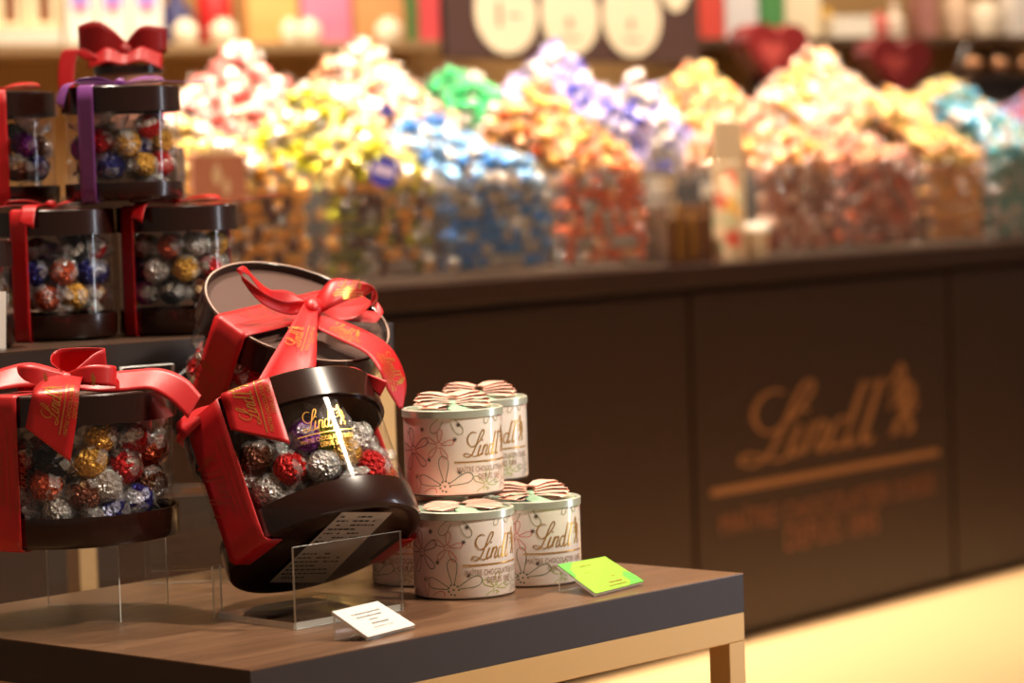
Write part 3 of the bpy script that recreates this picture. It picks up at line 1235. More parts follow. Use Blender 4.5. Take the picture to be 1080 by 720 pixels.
# right loop: front face then the underside coming back
srl = strip_px([((330, 316, .022), (334, 331, .018)), ((349, 294, .044), (350, 323, .03)), ((372, 295, .05), (372, 315, .036)), ((394, 303, .048), (393, 307, .04))], "bow_loop", curl=0.2)
ribbon_print(srl, 0.024, 0.034, M_gold, rbb, off=0.0022, under=True)
strip_px([((394, 303, .048), (393, 307, .038)), ((398, 315, .036), (390, 322, .03)), ((392, 318, .02), (372, 336, .014)), ((360, 322, .012), (352, 338, .008)), ((336, 320, .012), (336, 334, .01))], "bow_loop")
strip_px([((398, 318, .012), (396, 322, .008)), ((404, 330, .008), (398, 339, .006)), ((390, 328, .006), (378, 339, .004)), ((350, 326, .006), (350, 336, .004))], "bow_tail")
# left loop: narrow, standing up
strip_px([((324, 318, .022), (322, 329, .016)), ((300, 317, .03), (300, 331, .016)), ((276, 307, .042), (276, 320, .03)), ((252, 287, .055), (257, 297, .046)), ((250, 283, .058), (256, 286, .056))], "bow_loop", curl=0.3)
strip_px([((250, 283, .058), (256, 286, .056)), ((258, 281, .058), (264, 292, .05)), ((268, 292, .045), (275, 306, .036)), ((284, 305, .03), (290, 318, .02)), ((304, 307, .026), (304, 322, .016)), ((323, 317, .02), (321, 327, .014))], "bow_loop")
kp = LB_(330, 324, 0.022)
MB().sphere(kp, 0.0125, 18, 12, sc=(0.8, 1.1, 0.8)).build("bow_knot", M_red, rbb, smooth=True)
gB = MBI.to_3x3() @ V((0, 0, 1))
F = forced(MBI, B_R, [(258, 392, 0), (275, 400, 0), (205, 390, 7), (212, 372, 7), (196, 395, 2), (205, 348, 7)], 0.0165)
fill_drum(Mb, B_R, 0.032, 0.122, lambda p: True, "in the rear tilted drum with the large bow", "truffles in the rear tilted drum", rt=0.0172, front=0.2, cap=26, force=F, seed=8)

# stand of the rear leaning drum: tall clear plinth with a fence at its left end
lowb = bo.z - B_R * sqrt(1 - bz.z ** 2)
g_l = at_h(129, 622, HT)
pz = (bo - CAM).dot(_F)
pc = at_depth(153, 616, pz + 0.02)
c0 = at_h(153.6, 616, HT)
ex = TA
ey = V((-TA.y, TA.x, 0))
t = thing("acrylic_plinth", "tall clear acrylic plinth supporting the rear tilted drum", "display stand", loc((c0.x, c0.y, HT)))
pq = [V((0, 0, 0)), V((1, 0.06, 0)).normalized() * 0.20]
w_d = V((-0.06, 1, 0)).normalized() * 0.10
q0, q1 = V((c0.x, c0.y, 0)), V((c0.x, c0.y, 0)) + pq[1]
q2, q3 = q1 + w_d, q0 + w_d
ptop = lowb - 0.001
I = loc((-c0.x, -c0.y, -HT))
nW = w_d.normalized()
plate(q0, q1, HT + 0.0005, ptop - 0.004, 0.003, nW).build("side_panel", AC, t, M=I)
plate(q3 - nW * 0.003, q2 - nW * 0.003, HT + 0.0005, ptop - 0.004, 0.003, nW).build("side_panel", AC, t, M=I)
slab([V((p.x, p.y, ptop - 0.004)) for p in (q0, q1, q2, q3)], V((0, 0, 0.004))).build("top_panel", AC, t, M=I)
# sloping back rest that the drum leans on
fz_top = at_depth(156, 391, pz + 0.03).z
f_a = at_depth(129, 388, pz - 0.02)
f_b = at_depth(184, 384, pz + 0.01)
f_c = V((q0.x + 0.02, q0.y + 0.09, ptop))
f_d = V((q0.x - 0.005, q0.y + 0.02, ptop))
slab([f_d, f_c, f_b, f_a], V((-0.003, -0.0005, 0.0012))).build("back_rest", AC, t, M=I)

# ------------------------------------------------------------------ round tins with printed flowers
TIN_R, TIN_H = 0.0497, 0.0855


def tin_paper():
    m, nt, out = newmat("printed_tin_wrap")
    b = nt.nodes.new("ShaderNodeBsdfPrincipled")
    b.inputs["Roughness"].default_value = 0.35
    b.inputs["Coat Weight"].default_value = 0.8
    b.inputs["Coat Roughness"].default_value = 0.05
    tc = nt.nodes.new("ShaderNodeTexCoord")
    sep = nt.nodes.new("ShaderNodeSeparateXYZ")
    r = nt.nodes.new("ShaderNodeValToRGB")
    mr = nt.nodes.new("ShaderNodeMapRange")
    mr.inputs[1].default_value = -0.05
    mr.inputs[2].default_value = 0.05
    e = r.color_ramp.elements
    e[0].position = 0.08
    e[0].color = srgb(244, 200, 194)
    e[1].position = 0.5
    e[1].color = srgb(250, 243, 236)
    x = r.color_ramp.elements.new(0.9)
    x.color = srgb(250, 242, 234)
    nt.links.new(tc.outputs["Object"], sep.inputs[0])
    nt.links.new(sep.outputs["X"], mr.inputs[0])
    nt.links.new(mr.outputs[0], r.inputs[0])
    nt.links.new(r.outputs[0], b.inputs["Base Color"])
    nt.links.new(b.outputs[0], out.inputs[0])
    return m


M_tin = tin_paper()
M_tinrim = principled("silver_green_rim", srgb(214, 222, 206), rough=0.25, metal=0.5)
M_tintop = principled("tin_lid", srgb(176, 196, 170), rough=0.3, metal=0.4)
M_tinbase = principled("tin_base", srgb(70, 66, 60), rough=0.4)
INK = {
    'k': principled("dark_ink", srgb(70, 52, 46), rough=0.5),
    'p': principled("rose_ink", srgb(214, 110, 100), rough=0.5),
    'g': principled("green_ink", srgb(92, 116, 84), rough=0.5),
    'y': principled("yellow_green_ink", srgb(170, 180, 90), rough=0.5),
    'o': principled("olive_ink", srgb(150, 150, 104), rough=0.5),
    's': principled("grey_ink", srgb(150, 152, 140), rough=0.5),
}
INKK = list(INK)
# flowers: (x across in radii seen from the front, z/H, size m, ink, rotation, petals, reach)
FLOWERS = [
    (-0.80, 0.54, 0.022, 'k', 0.5, 5, 1.0), (-0.30, 0.60, 0.0155, 'p', 0.2, 5, 1.0), (-0.20, 0.12, 0.030, 'g', 0.35, 5, 1.0),
    (-0.12, 0.98, 0.026, 'o', 0.25, 5, 1.0), (0.62, 0.12, 0.016, 'y', 0.1, 5, 1.0), (0.93, 0.14, 0.015, 's', 0.5, 5, 1.0),
    (0.75, 0.99, 0.016, 'o', 0.4, 5, 1.0), (0.97, 0.98, 0.012, 'p', 0.0, 5, 1.0), (-0.72, 0.0, 0.022, 'p', 0.3, 5, 1.0), (-0.95, 0.95, 0.02, 'g', 0.1, 5, 1.0),
]
STARS = [(0.10, 0.83, 'k'), (0.02, 0.66, 'k'), (0.10, 0.28, 'k'), (-0.62, 0.78, 'k'), (-0.75, 0.23, 'g'), (0.28, 0.03, 'p'), (-0.5, 0.43, 'k')]


def wrap(x, z, off=0.0003):
    a = x / TIN_R
    return V((sin(a) * (TIN_R + off), -cos(a) * (TIN_R + off), z))


def line_quads(pts, w):
    out = []
    n = len(pts)
    for i in range(n - 1):
        a, b = V((*pts[i], 0)), V((*pts[i + 1], 0))
        t = (b - a).normalized()
        q = V((-t.y, t.x, 0)) * w / 2
        out.append([(p.x, p.y) for p in (a - q, b - q + t * w * 0.2, b + q + t * w * 0.2, a + q)])
    return out


def floral_mesh():
    mb = MB()
    def put(polys, ink):
        for q in polys:
            if all(0.003 < y < TIN_H - 0.0075 for _, y in q):
                mb.add([wrap(x, y) for x, y in q], [(0, 1, 2, 3)], INKK.index(ink))
    allf = []
    for (x, z, s, ink, rot, n, rc) in FLOWERS:
        allf.append((math.asin(max(-0.999, min(0.999, x))) * TIN_R, z * TIN_H, s, ink, rot, n))
    # continue the print round the back
    for k in range(8):
        allf.append((TIN_R * (1.9 + 0.36 * k), TIN_H * (0.15 + 0.7 * (k % 2)), 0.02, INKK[k % 6], k * 0.4, 5))
    for (cx, cz, s, ink, rot, n) in allf:
        for k in range(n):
            a0 = rot + 2 * pi * k / n
            P = []
            for j in range(17):
                q = j / 16
                rr = s * (0.18 + 0.82 * sin(pi * q) ** 0.8)
                aa = a0 + (q - 0.5) * 1.0 * (0.4 + 0.6 * sin(pi * q))
                P.append((cx + rr * cos(aa), cz + rr * sin(aa)))
            put(line_quads(P, 0.0007), ink)
        for k in range(9):
            a = 2 * pi * k / 9
            rr = 0 if k == 8 else s * 0.17
            d = s * 0.03
            X, Z = cx + rr * cos(a), cz + rr * sin(a)
            put([[(X - d, Z - d), (X + d, Z - d), (X + d, Z + d), (X - d, Z + d)]], ink)
    for (x, z, ink) in STARS:
        cx, cz = math.asin(x) * TIN_R, z * TIN_H
        for k in range(3):
            a = k * pi / 3 + 0.2
            put(line_quads([(cx - 0.0024 * cos(a), cz - 0.0024 * sin(a)), (cx + 0.0024 * cos(a), cz + 0.0024 * sin(a))], 0.0008), ink)
    return mb.mesh("floral_print", list(INK.values()), smooth=False)


FLORAL = floral_mesh()
M_pleat = principled("peach_pleated_ribbon", srgb(248, 186, 162), rough=0.45, sheen=0.2)
M_pleat2 = principled("pale_ribbon_edge", srgb(252, 214, 196), rough=0.45)
M_mint = principled("mint_ribbon", srgb(148, 186, 154), rough=0.45)


def loop_mesh():
    """one folded ribbon loop of a pull bow, pointing +x"""
    mb = MB()
    prof = [(0.004, 0.0006), (0.02, 0.0002), (0.037, 0.0006), (0.0405, 0.0018), (0.037, 0.0032), (0.022, 0.0040), (0.004, 0.0022)]
    hw = [0.005, 0.009, 0.0112, 0.0115, 0.0112, 0.009, 0.005]
    vs = []
    for (x, z), w in zip(prof, hw):
        vs += [(x, -w, z), (x, -w * 0.8, z + 0.0003), (x, w * 0.8, z + 0.0003), (x, w, z)]
    for k in range(len(prof) - 1):
        for j in range(3):
            mb.add([vs[k * 4 + j], vs[k * 4 + j + 1], vs[k * 4 + 5 + j], vs[k * 4 + 4 + j]], [(0, 1, 2, 3)], 0 if j == 1 else 1)
    return mb.mesh("bow_loop", [M_pleat, M_pleat2])


def make_tin(label, p, rotz=0.0, flat=1.0, bow_ang=0.0, text_th=28):
    t = thing("flower_tin", label, "tin", Matrix.Translation(p) @ Matrix.Rotation(rotz, 4, 'Z'), None)
    R, H = TIN_R, TIN_H
    lab = MB().lathe([(0, 0.0008), (R - 0.002, 0.0008), (R - 0.0006, 0.0018), (R, 0.003), (R, H - 0.008)], 72).build("body", M_tin, t, smooth=True)
    link("floral_print", FLORAL, lab)
    MB().lathe([(R - 0.004, 0.0), (R - 0.001, 0.0), (R - 0.0006, 0.0016)], 64).build("base_rim", M_tinbase, t, smooth=True)
    lid = MB().lathe([(R + 0.0002, H - 0.0082), (R + 0.0012, H - 0.0078), (R + 0.0012, H - 0.0010), (R - 0.0006, H), (R - 0.003, H - 0.0006), (R - 0.004, H - 0.002)], 72).build("lid", M_tinrim, t, smooth=True)
    MB().lathe([(R - 0.0038, H - 0.0018), (0, H - 0.0018)], 64).build("lid_panel", M_tintop, lid, smooth=True)
    A, B = brand_block(0.075)
    th0 = radians(text_th)
    f = lambda x, y: wrap(TIN_R * th0 + x - 0.0375, 0.033 + y, 0.0005)
    print_on(A, f, "gold_lettering", M_gold, lab)
    print_on(B, f, "brown_small_capitals", principled("taupe_ink", srgb(150, 118, 96), rough=0.5), lab)
    bow = bpy.data.objects.new("bow", None)
    zt = H - 0.0016
    mbb = Strip([V((0, s * R * 0.92, zt + 0.0012 + (0.0034 * flat if abs(s) < 0.4 else 0))) for s in (-1, -0.5, 0, 0.5, 1)], [V((1, 0, 0))] * 5, [0.022, 0.02, 0.014, 0.02, 0.022], n=4)
    bow = mbb.build("bow", M_mint, t)
    bow.rotation_euler = (0, 0, bow_ang)
    for k in range(2):
        for q in range(5):
            o = link("bow_loop", LOOP, bow)
            lvl = (q, 4 - q)[k]
            o.matrix_local = Matrix.Translation((0, 0, zt + 0.0012 + 0.0022 * lvl * flat)) @ Matrix.Rotation(pi * k + radians(-40 + 20 * q), 4, 'Z') @ Matrix.Rotation(-0.02 * lvl * flat, 4, 'Y') @ Matrix.Diagonal((1 - 0.04 * lvl, 1, max(flat, 0.5), 1))
    MB().sphere((0, 0, zt + 0.0045 * flat), 0.006, 12, 8, sc=(1.0, 1.2, 0.55 * flat)).build("bow_knot", M_mint, bow, smooth=True)
    return t


LOOP = loop_mesh()
GAP = 0.0085
pA = at_h(490.5, 625.3, HT)
pB = at_h(562, 612.5, HT)
pC = at_h(444, 612.0, HT)
UPZ = HT + TIN_H + GAP
pD = at_depth(480, 524, 2.86)
pE = at_depth(508, 511.5, 2.99)
pD.z = UPZ
pE.z = UPZ
make_tin("flower-printed tin on the table, lower front of the stack, under another tin", pA, 0.0, 0.3, 0.15, 42)
make_tin("flower-printed tin on the table beside the green price card", pB, 0.0, 1.0, 0.25, 33)
make_tin("flower-printed tin mostly hidden behind the tilted drum and the front tins", pC, -0.9, 0.3, 0.2, 42)
make_tin("pink-tinged flower-printed tin on top of the stack, nearest the tilted drum", pD, 0.03, 1.0, 0.22, 43)
make_tin("flower-printed tin on top of the stack, half hidden behind the pink-tinged one", pE, -0.02, 1.0, 0.2, 30)

# ------------------------------------------------------------------ price cards
M_green = principled("lime_card", srgb(140, 204, 52), rough=0.55)
M_greendk = principled("leaf_green_print", srgb(96, 196, 70), rough=0.55)
M_brownink = principled("red_brown_ink", srgb(150, 90, 40), rough=0.6)
M_greyink = principled("grey_ink_lines", srgb(96, 90, 84), rough=0.6)


def bil(Q, x, y, n):
    """point at (x, y) of the quad Q = bl, br, tr, tl, just above it"""
    return Q[0].lerp(Q[1], x).lerp(Q[3].lerp(Q[2], x), y) + n * 0.0011


def dashes(Q, n, rows, ink, name, parent, seed):
    """rows of small illegible print: (y, x0, x1, height)"""
    rr = random.Random(seed)
    mb = MB()
    for (y, x0, x1, h) in rows:
        x = x0
        while x < x1:
            wd = rr.uniform(0.012, 0.035)
            mb.add([bil(Q, a, b, n) for a, b in ((x, y), (x + wd, y), (x + wd, y + h), (x, y + h))], [(0, 1, 2, 3)])
            x += wd + rr.uniform(0.008, 0.018)
    return mb.build(name, ink, parent)


def price_card(label, tl, tr, br, bl, mat, zt, name="price_card"):
    BL, BR = at_h(*bl, HT + 0.0035), at_h(*br, HT + 0.0035)
    TL = at_h(*tl, HT + zt)
    TR = at_h(*tr, HT + zt)
    o = (BL + BR) / 2
    o.z = HT
    t = thing(name, label, "price card", loc(o))
    I_ = loc(-o)
    n = (BR - BL).cross(TL - BL).normalized()
    slab([BL - n * 0.0025, BR - n * 0.0025, TR - n * 0.0025, TL - n * 0.0025], n * 0.0022).build("stand", AC, t, M=I_)
    th = 0.002
    dn = (TL - BL)
    dn.z = 0
    dn.normalize()
    plate(TL - dn * 0.003, TR - dn * 0.003, HT + 0.0006, HT + zt - 0.004, th, dn).build("back_support", AC, t, M=I_)
    plate(BL + dn * 0.001, BR + dn * 0.001, HT + 0.0004, HT + 0.0012, th, dn).build("front_lip", AC, t, M=I_)
    cd_ = slab([BL, BR, TR, TL], n * 0.0004)
    c = cd_.build("card", [mat, mat], t, M=I_)
    return t, c, (BL, BR, TR, TL), n


t, c, Q, n = price_card("lime green price card on a clear stand by the flower tins", (588, 596), (638, 587), (679, 613), (628, 626), M_green, 0.026)
dashes(Q, n, [(0.80, 0.30, 0.55, 0.03), (0.60, 0.22, 0.75, 0.02), (0.46, 0.38, 0.55, 0.035), (0.35, 0.25, 0.70, 0.035), (0.17, 0.42, 0.68, 0.045), (0.08, 0.36, 0.70, 0.03)], M_brownink, "printed_lines", c, 1)
MB().add([bil(Q, x, y, n * 0.7) for x, y in ((0, 1), (0, 0.55), (0.06, 0.6), (0.1, 0.8), (0.25, 0.95), (0.3, 1))], [(0, 1, 2, 3, 4, 5)]).build("leaf_print", M_greendk, c)
MB().add([bil(Q, x, y, n * 0.7) for x, y in ((1, 0), (1, 0.35), (0.9, 0.42), (0.8, 0.3), (0.82, 0.12), (0.7, 0))], [(0, 1, 2, 3, 4, 5)]).build("leaf_print", M_greendk, c)
t, c, Q, n = price_card("white price card on a clear stand at the front table edge", (350, 645), (398, 634), (438, 659), (388, 672), principled("ivory_white_card", srgb(206, 204, 200), rough=0.6), 0.026)
dashes(Q, n, [(0.72, 0.20, 0.82, 0.03), (0.60, 0.22, 0.75, 0.03), (0.48, 0.40, 0.58, 0.025), (0.34, 0.35, 0.68, 0.035), (0.22, 0.30, 0.70, 0.02)], M_greyink, "printed_lines", c, 2)

# ------------------------------------------------------------------ drums stacked on the raised table
Q_R, Q_H = 0.0685, 0.1415


def rear_drum(label, px, z0, d, R, H, th_px, mat, group, where, seed, rw=0.0205, bow=True, tails=(), cap=34, bow_ang=0.2, hb=0.027):
    p = at_depth(px, 300, d)
    p.z = z0
    print(label[:40], on_deck(p))
    M = loc(p)
    t = drum(label, M, R, H, hb, 0.028, 56)
    th = math.asin(max(-1, min(1, th_px)))
    rb_, st_ = band(t, R, H, th, rw, mat, stub=0.01)
    if bow:
        small_bow(rb_, R, H, bow_ang, mat, L=R * 0.72, w=0.017, tails=tails, rise=0.007, z=0.0035)
    fill_drum(M, R, hb + 0.002, H - 0.026, lambda p_: True, where, group, rt=0.0152, front=0.15, cap=cap, seed=seed)
    return t


zl = H2 + 0.0016
zu = H2 + Q_H + 0.0016 + 0.0075
rear_drum("clear drum with red ribbon in the lower row, beside the small far left drum", 57, zl, 3.15, Q_R, Q_H, -0.36, M_red, "truffles in the stacked drums", "in the lower row drum of the stack", 21, tails=((radians(-10), 0.03, 0.016), (radians(-70), 0.02, 0)), bow_ang=0.05)
rear_drum("clear drum with red bow at the end of the lower row, behind the tilted drum", 188, zl, 3.2, Q_R, Q_H, -0.68, M_red, "truffles in the end drum of the stack", "in the end drum of the lower row", 22, tails=((radians(-25), 0.03, 0.014), (radians(80), 0.045, -0.004)), bow_ang=-0.1)
rear_drum("clear drum with lilac ribbon and bow on top of the stack", 135, zu, 3.18, Q_R * 0.95, 0.126, -0.46, M_purple, "truffles in the lilac ribbon drum", "in the lilac ribboned drum", 23, tails=((radians(-50), 0.03, 0.02), (radians(85), 0.03, 0)), bow_ang=0.0, hb=0.02)
rear_drum("clear drum with red bow on the upper row, next to the lilac ribboned drum", 3, zu, 3.24, Q_R, 0.126, 0.2, M_red, "truffles in the upper red drum", "in the upper row drum with red bow", 24, tails=(), cap=16, bow_ang=0.0, hb=0.02)
rear_drum("small pinkish drum at the far left edge, nearest on the raised table", -42, zl, 3.0, 0.055, 0.112, -0.5, M_red, "truffles in the small drum", "in the small far left drum", 25, bow=False, cap=10)

# plain white card leaning by the small drum, and one behind the end drum
def leaning_card(label, px0, px1, ytop, ybot, d, lean):
    a = at_depth(px0, ybot, d)
    b = at_depth(px1, ybot, d)
    h = (ybot - ytop) / FPX * d
    a.z = b.z = H2 + 0.001
    back = V((0, lean, h))
    t = thing("card_holder", label, "price card", loc(a))
    I_ = loc(-a)
    n = (b - a).cross(back).normalized()
    slab([a, b, b + back, a + back], -n * 0.0025).build("clear_holder", AC, t, M=I_)
    c = slab([a + n * 0.0003, b + n * 0.0003, b + back + n * 0.0003, a + back + n * 0.0003], n * 0.0005).build("card", [M_paper, M_paper], t, M=I_)
    f = V((0, -0.02, 0))
    slab([a, b, b + f, a + f][::-1], V((0, 0, 0.002))).build("foot", AC, t, M=I_)


leaning_card("white card leaning at the far left edge in front of the small drum", -40, 6, 306, 367, 2.93, 0.014)
leaning_card("pale card standing just past the end drum, behind the tilted drum lid", 208, 240, 304, 352, 3.26, 0.006)

# taller box with red bow standing behind the stack on a dark plinth
bp = at_depth(136, 95, 3.5)
bp.z = 0
tz = at_depth(136, 70, 3.5).z
print("box on deck", on_deck(bp))
pl = MB().box((bp.x - 0.06, bp.y - 0.05, H2 + 0.001), (bp.x + 0.06, bp.y + 0.05, tz - 0.10)).build("display_plinth", M_ddark, None, bevel=0.003)
tag(pl, "dark plinth block hidden behind the stacked drums, carrying the tall bowed box", "display stand")
Mx = loc((bp.x, bp.y, tz - 0.0992))
bx_ = thing("bow_box", "blurred round box with large red bow standing behind the lilac ribboned drum", "gift box", Mx)
M_pinkbox = principled("rose_box_board", srgb(196, 140, 118), rough=0.5)
MB().lathe([(0, 0), (0.040, 0), (0.040, 0.092), (0, 0.092)], 48).build("body", M_pinkbox, bx_, smooth=True)
MB().lathe([(0.0405, 0.089), (0.043, 0.089), (0.043, 0.0985), (0.0405, 0.1), (0, 0.1)], 48).build("lid", M_dark, bx_, smooth=True)
Strip([V((-0.044, -0.03, 0.104)), V((-0.02, -0.036, 0.112)), V((0.0, -0.036, 0.106)), V((0.022, -0.036, 0.112)), V((0.046, -0.028, 0.103))], [V((0, 0.55, 0.83))] * 5, [0.02, 0.022, 0.016, 0.022, 0.024], n=6).build("ribbon", M_red, bx_)
M_deepred = principled("deep_red_satin", srgb(150, 10, 14), rough=0.45)
for (ex_, w1) in ((-0.054, 0.05), (0.046, 0.036)):
    Strip([V((0, -0.012, 0.118)), V((ex_ * 0.5, -0.03, 0.128)), V((ex_, -0.02, 0.13)), V((ex_ * 1.02, 0.004, 0.13)), V((ex_ * 0.5, 0.014, 0.126)), V((0, 0.0, 0.118))], [V((0, -0.12, 1))] * 6, [0.02, w1, w1 * 0.8, w1 * 0.8, w1, 0.02], n=6).build("bow_loop", M_deepred, bx_)
MB().sphere((0, -0.014, 0.116), 0.012, 14, 9).build("bow_knot", M_deepred, bx_, smooth=True)
Strip([V((-0.035, -0.035, 0.106)), V((-0.062, -0.04, 0.12)), V((-0.07, -0.045, 0.085)), V((-0.066, -0.045, 0.055))], [V((1, 0.2, 0))] * 4, 0.02, n=5).build("bow_tail", M_red, bx_)

# ------------------------------------------------------------------ pick-and-mix bins
def wmat(name, col, metal=0.75, rough=0.28):
    return foil(name, col, None, rough=rough, metal=metal, bump=1.0, scale=110)


W = {
    'gold': wmat("wrap_gold", srgb(224, 158, 62)), 'yellow': wmat("wrap_yellow", srgb(244, 214, 130)), 'lime': wmat("wrap_lime", srgb(190, 184, 40)),
    'olive': wmat("wrap_olive", srgb(120, 118, 46)), 'blue': wmat("wrap_blue", srgb(52, 118, 192)), 'sky': wmat("wrap_sky", srgb(140, 190, 235)),
    'grey': wmat("wrap_grey", srgb(176, 170, 164)), 'orange': wmat("wrap_orange", srgb(228, 104, 52)), 'peach': wmat("wrap_peach", srgb(240, 178, 130)),
    'amber': wmat("wrap_amber", srgb(240, 176, 88)), 'rose': wmat("wrap_rose", srgb(212, 140, 118)), 'cocoa': wmat("wrap_cocoa", srgb(150, 76, 52)),
    'blush': wmat("wrap_blush", srgb(240, 196, 170)), 'tan': wmat("wrap_tan", srgb(214, 146, 80)), 'teal': wmat("wrap_teal", srgb(96, 160, 160)),
    'cyan': wmat("wrap_cyan", srgb(84, 176, 216)), 'pink': wmat("wrap_pink", srgb(240, 130, 124)), 'coral': wmat("wrap_coral", srgb(226, 84, 74)),
    'white': wmat("wrap_white", srgb(240, 226, 214)), 'green': wmat("wrap_green", srgb(56, 186, 108)), 'indigo': wmat("wrap_indigo", srgb(78, 76, 190)),
    'lilac': wmat("wrap_lilac", srgb(184, 170, 226)), 'violet': wmat("wrap_violet", srgb(206, 140, 200)), 'brown': wmat("wrap_brown", srgb(96, 54, 36)),
}
WK = list(W)
CR = 0.0155


def candy_arrays():
    mb = MB()
    mb.sphere((0, 0, 0), CR, 10, 7)
    for i in range(len(mb.v)):
        p = V(mb.v[i])
        mb.v[i] = tuple(p * (1 + 0.08 * noise.noise(p * 140)))
    for s in (1, -1):
        n = 8
        vs, fs = [], []
        for k, (rr, z) in enumerate(((0.3, 0.92), (0.3, 1.02), (0.7, 1.5))):
            for i in range(n):
                a = 2 * pi * i / n
                q = rr * CR * (1 + (0.3 * cos(4 * a) if k == 2 else 0))
                vs.append((q * cos(a), q * 0.4 * sin(a), s * z * CR))
        for k in range(2):
            for i in range(n):
                i2 = (i + 1) % n
                fs.append((k * n + i, k * n + i2, (k + 1) * n + i2, (k + 1) * n + i))
        mb.add(vs, fs, 1)
    return mb


CANDY = candy_arrays()
M_film = clear("pale_wrapper_film", rough=0.2, haze=0.33, hazecol=(0.9, 0.82, 0.72, 1), f0=0.15, bump=(150, 1.0))
CMESH = {k: CANDY.mesh("wrapped_chocolate", [W[k], M_film]) for k in WK}
M_bin = clear("bin_clear_plastic", gloss=0.8, rough=0.05, haze=0.02, f0=0.04, grow=0.4)
M_binback = principled("bin_back_board", srgb(120, 90, 66), rough=0.6)

all_candy = []      # (matrix, kind, bin phrase, group, px, visible order)


def make_bin(label, u0, u1, v0, v1, z0, gh, peak, kinds, where, seed, vpk=0.5, ragged=0.02, lit_top_kinds=None, pu=0.5, sharp=1.5, frontfill=True, low=0.0):
    """clear bin with its back board; chocolates laid against the front and heaped up to `peak` above the glass"""
    r = random.Random(seed)
    t = thing("candy_bin", label, "bin", frame(cpt(u0, v0, z0), CU, CV, Zv))
    wU, wV = u1 - u0, v1 - v0
    T = 0.003
    MB().box((0, 0, 0), (wU, T, gh)).build("front_panel", M_bin, t)
    MB().box((0, T, 0), (T, wV, gh)).build("side_panel", M_bin, t)
    MB().box((wU - T, T, 0), (wU, wV, gh)).build("side_panel", M_bin, t)
    MB().box((T, wV - T, 0), (wU - T, wV, gh + peak * 0.25)).build("back_panel", M_bin, t)
    MB().box((T, T, 0), (wU - T, wV - T, 0.004)).build("floor_panel", M_binback, t)
    Mt = frame(cpt(u0, v0, z0), CU, CV, Zv)
    st = CR * 1.94

    def hgt(a, b):
        x = abs(a / wU - pu) / max(pu, 1 - pu)
        y = b / wV
        fy = (y / vpk) if y < vpk else 1 - 0.75 * (y - vpk) / (1 - vpk)
        return gh + low + peak * max(0.0, 1 - x ** sharp) * min(1, max(0, fy) ** 0.85)
    mrg = CR * 1.96 + T
    # against the glass
    if frontfill:
        nz = int((gh - 0.01) / (st * 0.92))
        for layer in range(2):
            for iz in range(nz):
                nu = int((wU - 2 * mrg) / st)
                for iu in range(nu + 1):
                    a = mrg + (iu + (0.5 if iz % 2 else 0)) * st + r.uniform(-1, 1) * 0.004
                    if a > wU - mrg:
                        continue
                    c = 0.007 + CR * 1.85 + iz * st * 0.92 + r.uniform(-1, 1) * 0.002
                    put_candy(Mt, V((a, mrg + layer * st * 0.8 + r.uniform(0, 0.006), c)), r, r.choice(kinds), where, layer == 0)
    # heaped surface
    for layer in range(2):
        b = mrg
        row = 0
        while b < wV - mrg:
            a = mrg + (0.5 * st if row % 2 else 0)
            while a < wU - mrg:
                aa, bb = a + r.uniform(-1, 1) * 0.005, b + r.uniform(-1, 1) * 0.005
                h = hgt(aa, bb) - 0.004 - layer * st * 0.85 + r.uniform(-1, 1) * ragged * (1 if layer == 0 else 0)
                put_candy(Mt, V((min(max(aa, mrg), wU - mrg), min(max(bb, mrg), wV - mrg), h)), r, r.choice(lit_top_kinds or kinds), where, layer == 0)
                # steep slopes need extra ones underneath
                a += st
            # follow the slope
            sl = abs(hgt(wU * pu, min(b + 0.01, wV)) - hgt(wU * pu, b)) / 0.01
            b += st / sqrt(1 + min(sl, 3) ** 2)
            row += 1
    return t


def put_candy(Mt, p, r, kind, where, front):
    M = Mt @ Matrix.Translation(p) @ rand_rot(r) @ Matrix.Scale(r.uniform(0.93, 1.07), 4)
    w_ = M.translation
    px, py = proj(w_)
    all_candy.append((M, kind, where, px, py, (w_ - CAM).length, front))


